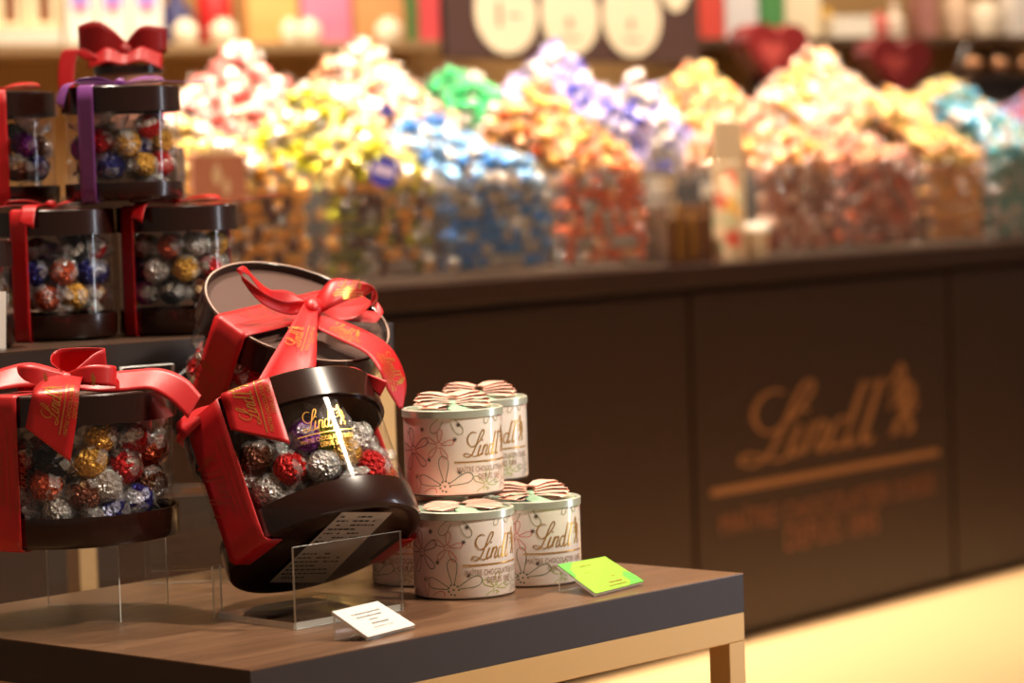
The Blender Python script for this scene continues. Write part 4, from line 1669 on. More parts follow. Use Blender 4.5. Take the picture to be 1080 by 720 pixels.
VF0, VF1 = 0.012, 0.338
ub = lambda px: c_u(px, VF0, 1.0)
zc = HC + 0.0012
g_ = 0.003
FRONT = [
    # label, px0, px1, glass h, peak, kinds, paler top kinds (strong light on the heap tops put into colour), phrase
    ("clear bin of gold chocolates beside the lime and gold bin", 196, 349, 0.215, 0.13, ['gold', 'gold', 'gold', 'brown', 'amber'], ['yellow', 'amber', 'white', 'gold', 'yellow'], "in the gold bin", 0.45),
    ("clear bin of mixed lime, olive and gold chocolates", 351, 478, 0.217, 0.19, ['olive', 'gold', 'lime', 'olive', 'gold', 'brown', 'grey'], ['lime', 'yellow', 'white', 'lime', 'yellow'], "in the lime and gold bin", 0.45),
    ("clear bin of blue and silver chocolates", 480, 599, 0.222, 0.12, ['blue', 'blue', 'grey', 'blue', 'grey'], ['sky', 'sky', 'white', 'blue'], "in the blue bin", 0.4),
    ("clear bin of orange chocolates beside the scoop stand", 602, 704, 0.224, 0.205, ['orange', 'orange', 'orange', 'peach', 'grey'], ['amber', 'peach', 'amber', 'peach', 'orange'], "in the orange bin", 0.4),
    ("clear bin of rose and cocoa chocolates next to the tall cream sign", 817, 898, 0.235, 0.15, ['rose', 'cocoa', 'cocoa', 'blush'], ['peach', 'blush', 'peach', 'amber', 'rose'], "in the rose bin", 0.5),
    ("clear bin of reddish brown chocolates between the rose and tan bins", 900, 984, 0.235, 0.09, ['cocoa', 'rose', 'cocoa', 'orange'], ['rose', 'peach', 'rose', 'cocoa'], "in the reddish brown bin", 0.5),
    ("clear bin of tan chocolates, paler yellow on top", 986, 1054, 0.228, 0.20, ['tan', 'tan', 'amber'], ['yellow', 'peach', 'yellow', 'amber'], "in the tan bin", 0.3),
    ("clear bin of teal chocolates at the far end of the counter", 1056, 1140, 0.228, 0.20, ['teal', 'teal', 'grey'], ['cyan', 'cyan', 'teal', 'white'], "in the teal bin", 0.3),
]
for i, (lb_, p0, p1, gh, pk, ks, tk, wh, pu) in enumerate(FRONT):
    make_bin(lb_, ub(p0) + g_, ub(p1) - g_, VF0, VF1, zc, gh, pk, ks, wh, 100 + i, vpk=0.62, lit_top_kinds=tk, pu=pu)

# raised second row on a long stepped riser
VB0, VB1 = 0.36, 0.68
ZB = HC + 0.20
uu0, uu1 = c_u(120, 0.5, 1.2), c_u(1160, 0.5, 1.2)
rs = MB().box((uu0 - 0.2, VB0 - 0.012, HC + 0.0012), (uu1, VB1 + 0.2, ZB)).build("bin_riser", M_cwood, None, bevel=0.003, M=FRAME_C)
tag(rs, "long dark step behind the front bins carrying the upper row of bins", "display step")
ubb = lambda px: c_u(px, (VB0 + VB1) / 2, 1.35)
BACK = [
    ("upper row bin heaped with pink and white chocolates", 186, 318, 0.13, 1.43, ['pink', 'pink', 'white', 'coral', 'blush'], "in the pink bin", 0.5),
    ("upper row bin heaped with peach chocolates", 322, 448, 0.13, 1.46, ['peach', 'blush', 'peach', 'white'], "in the peach bin", 0.45),
    ("upper row bin of green chocolates", 450, 532, 0.13, 1.395, ['green', 'green', 'green', 'white'], "in the green bin", 0.4),
    ("upper row bin heaped with indigo and lilac chocolates below the oval sign", 535, 648, 0.13, 1.45, ['indigo', 'lilac', 'lilac', 'white', 'lilac'], "in the lilac bin", 0.45),
    ("narrow upper row bin of indigo chocolates", 651, 690, 0.12, 1.39, ['indigo', 'lilac', 'white'], "in the narrow indigo bin", 0.5),
    ("upper row bin of apricot chocolates behind the scoop stand", 692, 788, 0.12, 1.425, ['amber', 'peach', 'orange', 'yellow'], "in the apricot bin", 0.45),
    ("upper row bin heaped with cream and blush chocolates", 800, 936, 0.13, 1.465, ['blush', 'white', 'peach', 'amber'], "in the cream bin", 0.45),
    ("upper row bin of bright yellow chocolates", 950, 1046, 0.12, 1.40, ['yellow', 'yellow', 'amber'], "in the bright yellow bin", 0.5),
    ("upper row bin of violet chocolates at the far end of the upper row", 1050, 1140, 0.12, 1.36, ['violet', 'pink', 'lilac'], "in the violet bin", 0.5),
]
for i, (lb_, p0, p1, gh, ztop, ks, wh, pu) in enumerate(BACK):
    make_bin(lb_, ubb(p0) + g_, ubb(p1) - g_, VB0, VB1, ZB + 0.0012, gh, ztop - ZB - gh, ks, wh, 200 + i, vpk=0.5, pu=pu, sharp=1.35)

# the 300 that show largest (nearest, not hidden behind the drums) are individuals, the rest one mass
def hidden(px, py):
    return px < 262 and py > 90 or px < 205 or (px < 425 and py > 268) or px > 1085


vis = [c for c in all_candy if c[6] and not hidden(c[3], c[4])]
vis.sort(key=lambda c: c[5])
single = set(id(c) for c in vis[:300])
for c in vis[:300]:
    M, kind, where = c[0], c[1], c[2]
    o = link("wrapped_chocolate", CMESH[kind])
    o.matrix_world = M
    tag(o, "%s wrapped chocolate lying %s" % (kind, where), "chocolate", "%s chocolates %s" % (kind, where))
mb = MB()
base = [V(p) for p in CANDY.v]
fcs = CANDY.f
for c in all_candy:
    if id(c) in single:
        continue
    M = c[0]
    o0 = len(mb.v)
    mb.v.extend([(M @ p)[:] for p in base])
    mb.f.extend([tuple(i + o0 for i in f) for f in fcs])
    mb.mi.extend([WK.index(c[1]) if q == 0 else len(WK) for q in CANDY.mi])
rest = mb.build("wrapped_chocolate_heap", [W[k] for k in WK] + [M_film], None, smooth=True, auto=False)
tag(rest, "remaining wrapped chocolates of every colour heaped in the bins along the counter", "chocolates", None, "stuff")
print("candies", len(all_candy), "verts", len(mb.v))

# ------------------------------------------------------------------ things between and above the bins
def cframe(u, v, z, rot=0.0):
    return frame(cpt(u, v, z), CU, CV, Zv) @ Matrix.Rotation(rot, 4, 'Z')


M_cup = principled("white_paper", srgb(236, 226, 210), rough=0.6)
M_cream = principled("cream_card", srgb(244, 222, 186), rough=0.6)
M_caddy = principled("brown_caddy_wood", srgb(104, 66, 38), rough=0.5)
M_tong = principled("gold_tongs", srgb(226, 170, 80), rough=0.25, metal=0.9)
UG0, UG1 = ub(706), ub(815)
gw = UG1 - UG0
# small shelf block holding the cups
t = thing("cup_caddy", "brown caddy between the orange and rose bins holding paper cups and tongs", "caddy", cframe(UG0 + gw * 0.05, 0.03, zc))
cw = gw * 0.42
MB().box((0, 0, 0), (cw, 0.006, 0.11)).build("front_board", M_caddy, t, bevel=0.002)
MB().box((0, 0.006, 0), (0.006, 0.15, 0.14)).build("side_board", M_caddy, t, bevel=0.002)
MB().box((cw - 0.006, 0.006, 0), (cw, 0.15, 0.14)).build("side_board", M_caddy, t, bevel=0.002)
MB().box((0.006, 0.006, 0), (cw - 0.006, 0.15, 0.006)).build("floor_board", M_caddy, t)
MB().box((0.006, 0.144, 0.006), (cw - 0.006, 0.15, 0.14)).build("back_board", M_caddy, t)
for k in range(2):
    o = thing("tongs", ["gold tongs hanging over the front of the brown caddy", "gold tongs standing beside the other pair in the brown caddy"][k], "tongs", cframe(UG0 + gw * (0.12 + 0.12 * k), 0.022, zc))
    for s in (0, 1):
        MB().tube([V((0.012 * s, 0.0, 0.012)), V((0.014 * s, -0.001, 0.06)), V((0.008 * s, 0.0, 0.125 - 0.02 * k)), V((0.006, 0.004, 0.14 - 0.02 * k))], 0.0028).build("arm", M_tong, o, smooth=True)
pos = ["bottom", "second from the bottom", "second from the top", "top"]
for k in range(4):
    o = thing("paper_cup", "white paper cup standing in the stack in the brown caddy, %s" % pos[k], "cup", cframe(UG0 + gw * 0.17, 0.085, zc + 0.0075 + k * 0.052))
    MB().lathe([(0, 0), (0.030, 0), (0.038, 0.040), (0.0395, 0.041), (0.0395, 0.0445), (0.0375, 0.0445), (0.029, 0.004), (0, 0.004)], 32).build("cup_wall", M_cup, o, smooth=True)
    MB().lathe([(0.0376, 0.0445), (0.0398, 0.0445), (0.0398, 0.047), (0.0376, 0.047)], 32).build("rim", M_caddy, o, smooth=True)
# patterned clear bag with bright sweets print
def bag_mat():
    m, nt, out = newmat("bag_with_printed_dots")
    b = nt.nodes.new("ShaderNodeBsdfPrincipled")
    b.inputs["Roughness"].default_value = 0.3
    tc = nt.nodes.new("ShaderNodeTexCoord")
    vo = nt.nodes.new("ShaderNodeTexVoronoi")
    vo.inputs["Scale"].default_value = 28
    r = nt.nodes.new("ShaderNodeValToRGB")
    r.color_ramp.interpolation = 'CONSTANT'
    e = r.color_ramp.elements
    e[0].color = srgb(226, 196, 160)
    e[1].position = 0.4
    e[1].color = srgb(200, 190, 150)
    for p, c in ((0.55, srgb(214, 100, 76)), (0.68, srgb(160, 180, 140)), (0.78, srgb(224, 170, 90)), (0.9, srgb(226, 204, 176))):
        x = e.new(p)
        x.color = c
    nt.links.new(tc.outputs["Object"], vo.inputs["Vector"])
    sp = nt.nodes.new("ShaderNodeSeparateColor")
    nt.links.new(vo.outputs["Color"], sp.inputs[0])
    nt.links.new(sp.outputs[0], r.inputs[0])
    nt.links.new(r.outputs[0], b.inputs["Base Color"])
    nt.links.new(b.outputs[0], out.inputs[0])
    return m


t = thing("sweet_bag", "pale printed sweet bag with coloured dots beside the brown caddy", "bag", cframe(c_u(768, 0.045, 1.0), 0.047, zc))
mb = MB()
vs = []
for j in range(9):
    q = j / 8
    for i in range(16):
        a = 2 * pi * i / 16
        ru, rv = 0.05 * (1 - 0.15 * q), 0.032 * (1 - 0.9 * q ** 3)
        vs.append((ru * cos(a), rv * sin(a), 0.0 + 0.22 * q + 0.004 * sin(3 * a) * q))
mb.add(vs, [(j * 16 + i, j * 16 + (i + 1) % 16, (j + 1) * 16 + (i + 1) % 16, (j + 1) * 16 + i) for j in range(8) for i in range(16)] + [tuple(range(15, -1, -1))])
mb.build("bag_body", bag_mat(), t, smooth=True)
MB().box((-0.043, -0.005, 0.216), (0.043, 0.005, 0.236)).build("folded_top", M_cream, t, bevel=0.002)
US0, US1 = c_u(752, 0.085, 1.2), UG1 - 0.006
# tall cream sign with small white shelf strips
t = thing("cream_sign", "tall plain cream sign board standing between the sweet bag and the rose bin", "sign", cframe(US0, 0.085, zc))
MB().box((0, 0, 0.0), (US1 - US0, 0.006, 0.345)).build("board", M_cream, t, bevel=0.003)
MB().box((0, 0.006, 0.0), (US1 - US0, 0.06, 0.004)).build("foot", M_cream, t)
t = thing("price_strip", "small white price strip on a post in front of the rose bin edge", "sign", cframe(UG0 + gw * 0.79, 0.155, zc))
MB().box((0, 0, 0.155), (gw * 0.22, 0.004, 0.19)).build("white_plate", M_cup, t, bevel=0.001)
MB().tube([V((gw * 0.06, 0.006, 0.0)), V((gw * 0.06, 0.006, 0.17))], 0.004).build("post", M_brass, t, smooth=True)
MB().lathe([(0, 0), (0.012, 0), (0.012, 0.004), (0, 0.004)], 24).build("foot", M_brass, t, smooth=True, M=loc((gw * 0.06, 0.006, 0)))
t = thing("white_lidded_cup", "grey paper cup with white lid in front of the price strip", "cup", cframe(UG1 - 0.034, 0.036, zc))
MB().lathe([(0, 0), (0.022, 0), (0.029, 0.070), (0, 0.070)], 32).build("cup_wall", principled("grey_paper", srgb(186, 168, 140), rough=0.6), t, smooth=True)
MB().lathe([(0.0292, 0.068), (0.031, 0.068), (0.031, 0.080), (0.026, 0.090), (0, 0.090)], 32).build("lid", M_cup, t, smooth=True)
# round blue tag stuck on a stick in the lime bin
def stick_tag(label, px, py, d, r, col1, col2):
    c = at_depth(px, py, d)
    t = thing("round_tag", label, "sign", loc(c))
    Rm = Matrix.Rotation(pi / 2, 4, 'X')
    disc = MB().lathe([(0, -0.0015), (r, -0.0015), (r, 0.0015), (0, 0.0015)], 32, M=Matrix.Rotation(-0.2, 4, 'Z') @ Rm).build("disc", principled("tag_blue", col1, rough=0.4), t, smooth=True)
    MB().box((-r * 0.7, -0.0026, -r * 0.22), (r * 0.7, -0.0018, r * 0.34), M=Matrix.Rotation(-0.2, 4, 'Z') @ Matrix.Rotation(0.3, 4, 'Y')).build("white_stripe", principled("tag_white", col2, rough=0.5), disc)
    MB().tube([V((0, 0.003, -r * 0.5)), V((0, 0.03, -r - 0.07))], 0.0025).build("stick", M_brass, t, smooth=True)


stick_tag("round blue and white tag on a stick in the lime and gold bin", 405, 181, 5.72, 0.031, srgb(62, 62, 168), srgb(206, 190, 220))
stick_tag("small blue tag on a stick behind the lime heap", 408, 117, 6.02, 0.017, srgb(70, 66, 160), srgb(110, 100, 180))
# rose carton, made as a thin board hung over the glass of the gold bin
ul = c_u(203, 0.004, 1.12)
ur = c_u(260, 0.004, 1.12)
t = thing("hung_board", "rose coloured carton with a cream drop print, made as a board on the front of the gold bin", "sign", cframe(ul, 0.0, 0))
M_rose = principled("rose_board", srgb(206, 140, 112), rough=0.55)
zr0, zr1 = 1.098, 1.19
MB().box((0, 0.003, zr0), (ur - ul, 0.0095, zr1)).build("board", M_rose, t, bevel=0.001)
mb = MB()
for (a, b, rr) in ((0.45, 0.55, 0.018), (0.62, 0.3, 0.014)):
    cx, cz = (ur - ul) * a, zr0 + (zr1 - zr0) * b
    P = [V((cx + rr * 0.7 * sin(2 * pi * k / 16), 0.0026, cz - rr * cos(2 * pi * k / 16) + (0.7 * rr if k == 8 else 0))) for k in range(16)]
    mb.add(P, [tuple(range(16))])
mb.build("drop_print", M_cream, t)
MB().box((0.01, 0.0, zr1 - 0.004), (ur - ul - 0.01, 0.02, zr1 + 0.002)).build("clip", M_cream, t)

# ------------------------------------------------------------------ hanging oval sign
M_sign = principled("dark_brown_sign_board", srgb(46, 20, 12), rough=0.6)
M_oval = principled("ivory_oval", srgb(176, 160, 134), rough=0.6)
VS = 0.86
SP0 = C0 + CV * VS


def on_v(px, py, v):
    p = at_plane(px, py, C0 + CV * v, CV)
    return (p - C0).dot(CU), p.z


sl, slz = on_v(471, 65, VS)
sr, srz = on_v(739, 65, VS)
zb = (slz + srz) / 2
zt = zb + 0.52
t = thing("hung_board", "dark brown board with ivory ovals hanging behind the lilac heap", "sign", FRAME_C)
MB().box((sl, VS, zb), (sr, VS + 0.02, zt)).build("board", M_sign, t, bevel=0.003)
for a in (0.15, 0.85):
    x = sl + (sr - sl) * a
    MB().tube([V((x, VS + 0.01, zt - 0.002)), V((x, VS + 0.01, 3.2))], 0.006).build("hanging_rod", M_brass, t, smooth=True)
M_mark = principled("faint_brown_mark", srgb(96, 76, 58), rough=0.6)
M_mark2 = principled("faint_rose_mark", srgb(150, 100, 84), rough=0.6)
for (pxa, pxb, pyb, hgt_, mk) in ((500, 566, 57, 0.215, 0), (570, 631, 58, 0.215, 1), (635, 696, 60, 0.225, 1), (693, 728, 12, 0.2, 2)):
    a, zlo = on_v(pxa, pyb - 30, VS)
    b, _ = on_v(pxb, pyb - 30, VS)
    _, zlo = on_v((pxa + pxb) / 2, pyb, VS)
    cx, rx, rz = (a + b) / 2, (b - a) / 2, hgt_ / 2
    cz = zlo + rz
    ring = [V((cx + rx * cos(2 * pi * k / 40), VS - 0.004, cz + rz * sin(2 * pi * k / 40))) for k in range(40)]
    ov = MB().prism(ring, V((0, 0.006, 0))).build("oval_plaque", M_oval, t)
    if mk == 0:
        MB().box((cx - rx * 0.30, VS - 0.0052, cz - rz * 0.35), (cx - rx * 0.18, VS - 0.0042, cz + rz * 0.25)).build("bar_mark", M_mark, ov)
        MB().box((cx + rx * 0.05, VS - 0.0052, cz - rz * 0.1), (cx + rx * 0.45, VS - 0.0042, cz - rz * 0.02)).build("bar_mark", M_mark2, ov)
    elif mk == 1:
        MB().lathe([(0, 0), (0.016, 0)], 20, M=loc((cx - rx * 0.05, VS - 0.005, cz - rz * 0.2)) @ Matrix.Rotation(pi / 2, 4, 'X')).build("dot_mark", M_mark2, ov)
        MB().box((cx - rx * 0.3, VS - 0.0052, cz - rz * 0.62), (cx + rx * 0.3, VS - 0.0042, cz - rz * 0.55)).build("bar_mark", M_mark2, ov)

# ------------------------------------------------------------------ wall shelf with packs
def wall_x(px, py, y):
    p = at_plane(px, py, W0 + WV * y, WV)
    q = p - W0
    return q.dot(WU), p.z


SH = SHELF_H
x_a, _ = wall_x(-60, 50, 0)
x_b, _ = wall_x(474, 50, 0)
x_c, _ = wall_x(738, 50, 0)
x_d, _ = wall_x(1130, 50, 0)
M_shelf = principled("taupe_shelf_board", srgb(150, 122, 86), rough=0.6)
for nm, a, b, lab_, mt in (("wall_shelf", x_a, x_b, "taupe wall shelf at the left carrying white boxes and bags", M_shelf),
                           ("wall_shelf", x_c, x_d, "dark wall shelf at the right behind the red heart boxes", principled("dark_shelf_board", srgb(84, 60, 40), rough=0.6))):
    t = thing(nm, lab_, "shelf", FRAME_W)
    MB().box((a, 0.0, SH), (b, 0.355, SH + 0.03)).build("board", mt, t, bevel=0.003)
    for x in (a + 0.15, b - 0.15):
        MB().box((x, 0.2, SH - 0.12), (x + 0.02, 0.355, SH)).build("bracket", mt, t)
x_m, _ = wall_x(66, 50, 0)
t = thing("white_riser", "white ledge along the left end of the wall shelf under the framed cartons", "display step", FRAME_W)
MB().box((x_a + 0.02, 0.004, SH + 0.031), (x_m, 0.30, SH + 0.085)).build("ledge", M_cup, t, bevel=0.003)
MB().box((x_a + 0.02, 0.002, SH + 0.075), (x_m + 0.004, 0.304, SH + 0.088)).build("edge_strip", M_cream, t)

cm = {}


def cmat(rgb, rough=0.5):
    if rgb not in cm:
        cm[rgb] = principled("pack_%d_%d_%d" % rgb, srgb(*rgb), rough=rough)
    return cm[rgb]


def pack(kind, label, cat, px0, px1, y, h, rgb, z=None, extra=None, depth=0.09, shape='box'):
    """carton, bag, can, bottle or pot standing on the shelf at photo columns px0..px1"""
    z = SH + 0.0312 if z is None else z
    a, _ = wall_x(px0, 30, y)
    b, _ = wall_x(px1, 30, y)
    w_ = b - a
    t = thing(kind, label, cat, FRAME_W @ loc((a, y, z)))
    m = cmat(rgb)
    if shape == 'box':
        MB().box((0, 0, 0), (w_, depth, h)).build("carton_body", m, t, bevel=0.003)
        MB().box((0.002, -0.0012, h * 0.90), (w_ - 0.002, depth + 0.0012, h + 0.0015)).build("lid_flap", extra or m, t, bevel=0.002)
    elif shape == 'bag':
        mb = MB()
        vs = []
        for (q, k) in ((0, 1.0), (0.3, 1.0), (0.75, 0.8), (0.92, 0.25), (1, 0.06)):
            for (sx, sy) in ((0, 0), (1, 0), (1, 1), (0, 1)):
                vs.append((w_ * (0.5 + (sx - 0.5) * (1 - 0.03 * q)), depth * (0.5 + (sy - 0.5) * k), h * q))
        mb.add(vs, [(3, 2, 1, 0)] + [(j * 4 + i, j * 4 + (i + 1) % 4, (j + 1) * 4 + (i + 1) % 4, (j + 1) * 4 + i) for j in range(4) for i in range(4)] + [(16, 17, 18, 19)])
        mb.build("bag_body", m, t, bevel=0.004)
        MB().box((w_ * 0.05, depth * 0.42, h - 0.004), (w_ * 0.95, depth * 0.58, h + 0.02)).build("folded_top", extra or m, t, bevel=0.002)
    else:
        r = w_ / 2
        prof = {'can': [(0, 0), (r * 0.94, 0), (r, 0.006), (r, h - 0.006), (r * 0.94, h), (0, h)],
                'bottle': [(0, 0), (r, 0), (r, h * 0.55), (r * 0.4, h * 0.75), (r * 0.38, h), (0, h)],
                'pot': [(0, 0), (r * 0.8, 0), (r, h * 0.35), (r, h * 0.8), (r * 0.86, h), (0, h)]}[shape]
        MB().lathe(prof, 32, M=loc((r, r, 0))).build("pot_body" if shape == 'pot' else shape + "_body", m, t, smooth=True)
        k = {'can': 0.95, 'bottle': 0.45, 'pot': 0.5}[shape]
        MB().lathe([(0, h), (r * k, h), (r * k, h + 0.012), (r * k * 0.7, h + 0.016), (0, h + 0.016)], 24, M=loc((r, r, 0))).build("cap", extra or m, t, smooth=True)
    return t, w_, h


ZL = SH + 0.0892
BRW = cmat((130, 84, 52))
for (p0, p1, nm) in ((-6, 26, "left"), (30, 62, "right")):
    t, w_, h = pack("framed_carton", "cream carton with brown window on the white ledge, %s" % ("farther left of two" if nm == "left" else "nearer the white boxes"), "box", p0, p1, 0.06, 0.24, (236, 222, 184), z=ZL)
    MB().box((w_ * 0.32, -0.003, 0.015), (w_ * 0.78, -0.0006, 0.125)).build("brown_window", BRW, t)
for k, (p0, p1) in enumerate(((70, 101), (104, 136), (139, 172))):
    t, w_, h = pack("white_box", "tall white box with violet and rose print on the wall shelf, %s" % ["beside the framed cartons", "middle of three", "beside the navy bottle"][k], "box", p0, p1, 0.05, 0.27, (246, 238, 226))
    MB().box((w_ * 0.2, -0.003, 0.115), (w_ * 0.8, -0.0006, 0.19)).build("violet_print", cmat((150, 130, 214)), t)
    MB().box((w_ * 0.3, -0.0036, 0.10), (w_ * 0.7, -0.0032, 0.125)).build("rose_print", cmat((230, 130, 140)), t)
pack("bottle", "navy bottle on the wall shelf between the white boxes and the red can", "bottle", 174, 208, 0.12, 0.20, (34, 30, 84), shape='bottle', extra=cmat((214, 180, 90)))
pack("can", "red can with gold top on the wall shelf", "can", 214, 250, 0.12, 0.17, (196, 30, 30), shape='can', extra=cmat((220, 176, 90)))
pack("paper_bag", "tan kraft bag on the wall shelf beside the red can", "bag", 262, 316, 0.11, 0.27, (222, 170, 100), shape='bag')
pack("paper_bag", "pink bag on the wall shelf between the two tan bags", "bag", 320, 371, 0.11, 0.29, (236, 130, 160), shape='bag')
pack("paper_bag", "light brown bag on the wall shelf next to the green box", "bag", 375, 428, 0.11, 0.29, (206, 150, 96), shape='bag')
pack("narrow_box", "narrow green box on the wall shelf beside the light brown bag", "box", 430, 441, 0.12, 0.24, (90, 130, 70))
pack("narrow_box", "rose red box at the end of the wall shelf by the oval sign", "box", 443, 471, 0.12, 0.25, (226, 84, 90))
for k, (p0, p1, nm) in enumerate(((186, 212, "before the navy bottle"), (226, 253, "before the red can"), (300, 318, "before the tan bag by its edge"), (318, 342, "before the pink bag"), (402, 428, "before the light brown bag"))):
    pack("candle_pot", "small cream lidded pot on the shelf edge " + nm, "pot", p0, p1, 0.012, 0.062, (250, 236, 208), shape='pot')
# right-hand shelf
pack("narrow_box", "coral red box at the start of the dark shelf beside the oval sign", "box", 741, 764, 0.1, 0.25, (232, 84, 70))
pack("white_box", "white and blue box on the dark shelf beside the coral box", "box", 766, 800, 0.1, 0.26, (238, 232, 232), extra=cmat((110, 130, 200)))
pack("narrow_box", "green box on the dark shelf between white and cream boxes", "box", 803, 827, 0.1, 0.25, (84, 150, 84))
pack("white_box", "tall cream box on the dark shelf beside the green box", "box", 829, 866, 0.1, 0.26, (250, 232, 196))
pack("white_box", "low white box on the dark shelf with a yellow pot above", "box", 880, 922, 0.06, 0.075, (250, 240, 222))
pack("pot", "small yellow pot on the dark shelf behind the low white box", "pot", 868, 884, 0.2, 0.10, (226, 180, 70), shape='pot')
pack("pot", "small rose pot on the dark shelf next to the low white box", "pot", 924, 940, 0.08, 0.075, (226, 120, 110), shape='pot')
pack("bottle", "pale bottle on the dark shelf past the rose pot", "bottle", 940, 958, 0.08, 0.12, (226, 206, 186), shape='bottle')
pack("narrow_box", "mauve box standing on the dark shelf near its far end", "box", 972, 990, 0.1, 0.22, (176, 120, 110))
pack("pot", "cream pot on the dark shelf beside the mauve box", "pot", 1004, 1030, 0.1, 0.15, (224, 190, 160), shape='pot')
pack("pot", "large ivory pot on the dark shelf near its end", "pot", 1034, 1066, 0.08, 0.12, (240, 222, 196), shape='pot')
pack("white_box", "white box at the far end of the dark shelf", "box", 1070, 1098, 0.1, 0.20, (236, 228, 220))

# ------------------------------------------------------------------ red heart boxes and a dark basket behind the upper bins
M_heart = principled("deep_red_board", srgb(84, 7, 9), rough=0.5)
M_heart2 = principled("bright_red_board", srgb(98, 9, 11), rough=0.5)


def heart_box(label, px0, px1, py0, py1, v, second):
    a, z1_ = on_v(px0, py0, v)
    b, _ = on_v(px1, py0, v)
    _, z0_ = on_v((px0 + px1) / 2, py1, v)
    w_, h_ = b - a, z1_ - z0_
    o = cpt((a + b) / 2, v, ZB + 0.0015)
    t = thing("heart_box", label, "gift box", frame(o, CU, CV, Zv))
    zc_ = z0_ - ZB - 0.0015

    def heart(sx, sz, cx, cz):
        P = []
        for k in range(48):
            q = 2 * pi * k / 48
            P.append(V((cx + sx * sin(q) ** 3, 0, cz + sz * (13 * cos(q) - 5 * cos(2 * q) - 2 * cos(3 * q) - cos(4 * q)) / 16)))
        return P
    H = heart(w_ * 0.5, h_ * 0.52, 0, zc_ + h_ * 0.52)
    MB().prism(H[::-1], V((0, 0.05, 0))).build("box_body", M_heart, t, bevel=0.003)
    H = heart(w_ * 0.52, h_ * 0.54, 0, zc_ + h_ * 0.52)
    MB().prism([p + V((0, -0.02, 0)) for p in H[::-1]], V((0, 0.03, 0))).build("lid", M_heart2, t, bevel=0.003)
    H = heart(w_ * 0.2, h_ * 0.2, -w_ * 0.12, zc_ + h_ * 0.5)
    MB().prism([p + V((0, -0.0216, 0)) for p in H[::-1]], V((0, 0.002, 0))).build("pale_print", cmat((140, 50, 44)), t)
    MB().box((-w_ * 0.3, -0.03, 0), (w_ * 0.3, 0.07, 0.006)).build("stand_foot", M_gap, t)
    MB().box((-w_ * 0.12, 0.052, 0.006), (w_ * 0.12, 0.062, zc_ + h_ * 0.5)).build("stand_back", M_gap, t)


heart_box("red heart-shaped box behind the apricot and cream heaps", 783, 846, 18, 92, 0.80, 1)
heart_box("red heart-shaped box behind the cream and yellow heaps", 914, 976, 34, 100, 0.80, 1)
a, zq = on_v(1004, 100, 0.79)
b, _ = on_v(1078, 100, 0.79)
t = thing("dark_basket", "dark brown basket of copper wrapped chocolates behind the yellow heap", "basket", frame(cpt(a, 0.70, ZB + 0.0012), CU, CV, Zv))
hB = zq - ZB + 0.06
MB().box((0, 0, 0), (b - a, 0.16, hB)).build("basket_body", M_gap, t, bevel=0.004)
MB().box((-0.006, -0.006, hB - 0.02), (b - a + 0.006, 0.166, hB + 0.004)).build("rim", M_dark, t, bevel=0.003)
MB().tube([V((0.0, 0.08, hB)), V(((b - a) * 0.15, 0.08, hB + 0.09)), V(((b - a) * 0.5, 0.08, hB + 0.13)), V(((b - a) * 0.85, 0.08, hB + 0.09)), V((b - a, 0.08, hB))], 0.007).build("handle", M_dark, t, smooth=True)
for k in range(5):
    o = link("wrapped_chocolate", CMESH['peach'])
    o.matrix_world = frame(cpt(a, 0.70, ZB + 0.0012), CU, CV, Zv) @ loc(((b - a) * (0.12 + 0.19 * k), 0.05 + 0.03 * (k % 2), hB + 0.042)) @ Matrix.Rotation(k * 1.3, 4, 'Y') @ Matrix.Scale(1.15, 4)
    tag(o, "copper wrapped chocolate lying on top of the dark basket", "chocolate", "chocolates on the dark basket")

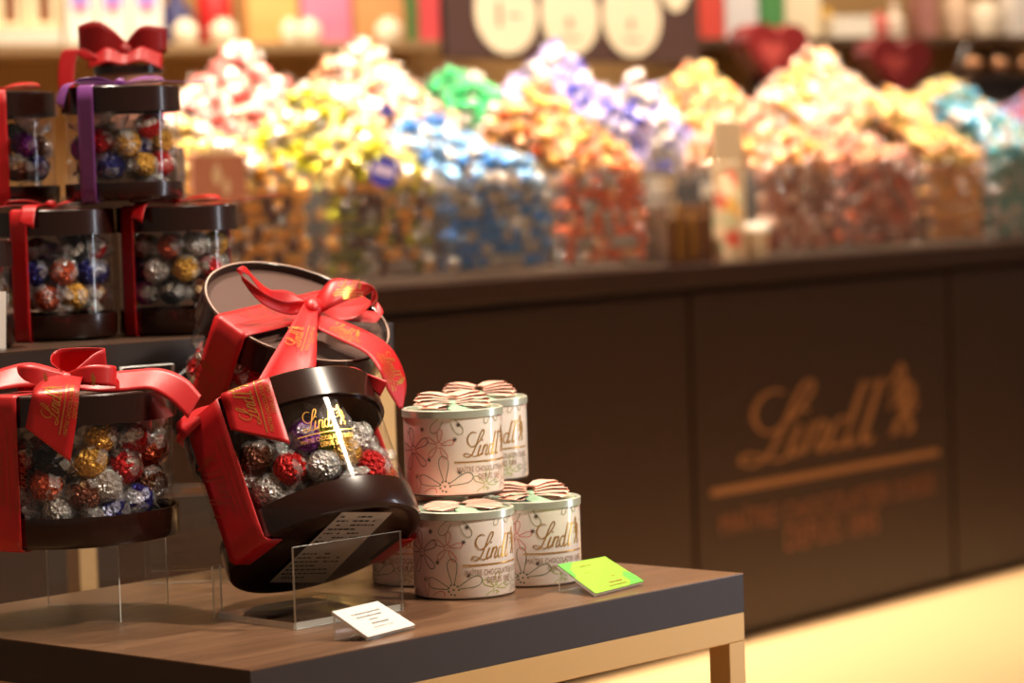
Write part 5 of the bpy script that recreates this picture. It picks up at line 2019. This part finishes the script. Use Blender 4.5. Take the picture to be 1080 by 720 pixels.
# ------------------------------------------------------------------ light
def area(name, p, target, size, power, col, shape='DISK', size_y=None, spread=None):
    l = bpy.data.lights.new(name, 'AREA')
    l.shape = shape
    l.size = size
    if size_y:
        l.size_y = size_y
    l.energy = power
    l.color = col
    if spread:
        l.spread = spread
    o = bpy.data.objects.new(name, l)
    COL.objects.link(o)
    o.location = p
    o.rotation_euler = (V(target) - V(p)).to_track_quat('-Z', 'Y').to_euler()
    return o


WARM = (1.0, 0.86, 0.68)
WARM2 = (1.0, 0.85, 0.68)
area("table_spot", (-0.75, 3.2, 3.0), (-0.15, 2.8, 0.7), 0.12, 9, WARM2, spread=1.2)
area("table_spot", (1.62, 2.2, 3.0), (0.0, 2.75, 0.8), 0.24, 13, WARM2, spread=1.2)
area("table_spot", (0.3, 2.9, 3.0), (0.05, 2.85, 0.75), 0.15, 5, WARM2, spread=1.2)
area("cool_strip_light", (2.4, 3.35, 0.78), (0.0, 2.9, 0.9), 0.2, 11, (0.85, 0.9, 1.0), 'RECTANGLE', 1.4)  # unseen cool strip off to the right, gives vertical highlights on tins and drums
for u, pw in ((-1.0, 52), (0.2, 49), (1.4, 46), (2.6, 40)):
    p = cpt(u, 0.05, 3.05)
    area("bin_spot", p, cpt(u, 0.45, 1.2), 0.22, pw, WARM, spread=1.5)
for u in (-0.6, 1.0, 2.6):
    area("aisle_light", cpt(u, -1.0, 3.1), cpt(u, -0.7, 0), 0.5, 5.5, (1.0, 0.88, 0.74))
area("shelf_light", tuple(FRAME_W @ V((0.6, -0.5, 2.9))), tuple(FRAME_W @ V((0.6, 0.1, 1.6))), 0.5, 85, WARM, 'RECTANGLE', 2.0)
area("shelf_light", tuple(FRAME_W @ V((3.2, -0.5, 2.9))), tuple(FRAME_W @ V((3.2, 0.1, 1.6))), 0.5, 40, WARM, 'RECTANGLE', 1.6)
wd = bpy.data.worlds.new("shop_ambient")
scene.world = wd
wd.use_nodes = True
bg = wd.node_tree.nodes["Background"]
bg.inputs[0].default_value = (1.0, 0.8, 0.6, 1)
bg.inputs[1].default_value = 0.16

scene.view_settings.view_transform = 'Standard'
scene.view_settings.look = 'None'
scene.view_settings.gamma = 1.0
scene.view_settings.use_curve_mapping = False
scene.view_settings.exposure = 0.0
cy = scene.cycles
cy.transparent_max_bounces = 24
cy.sample_clamp_indirect = 4.0
cy.caustics_reflective = False
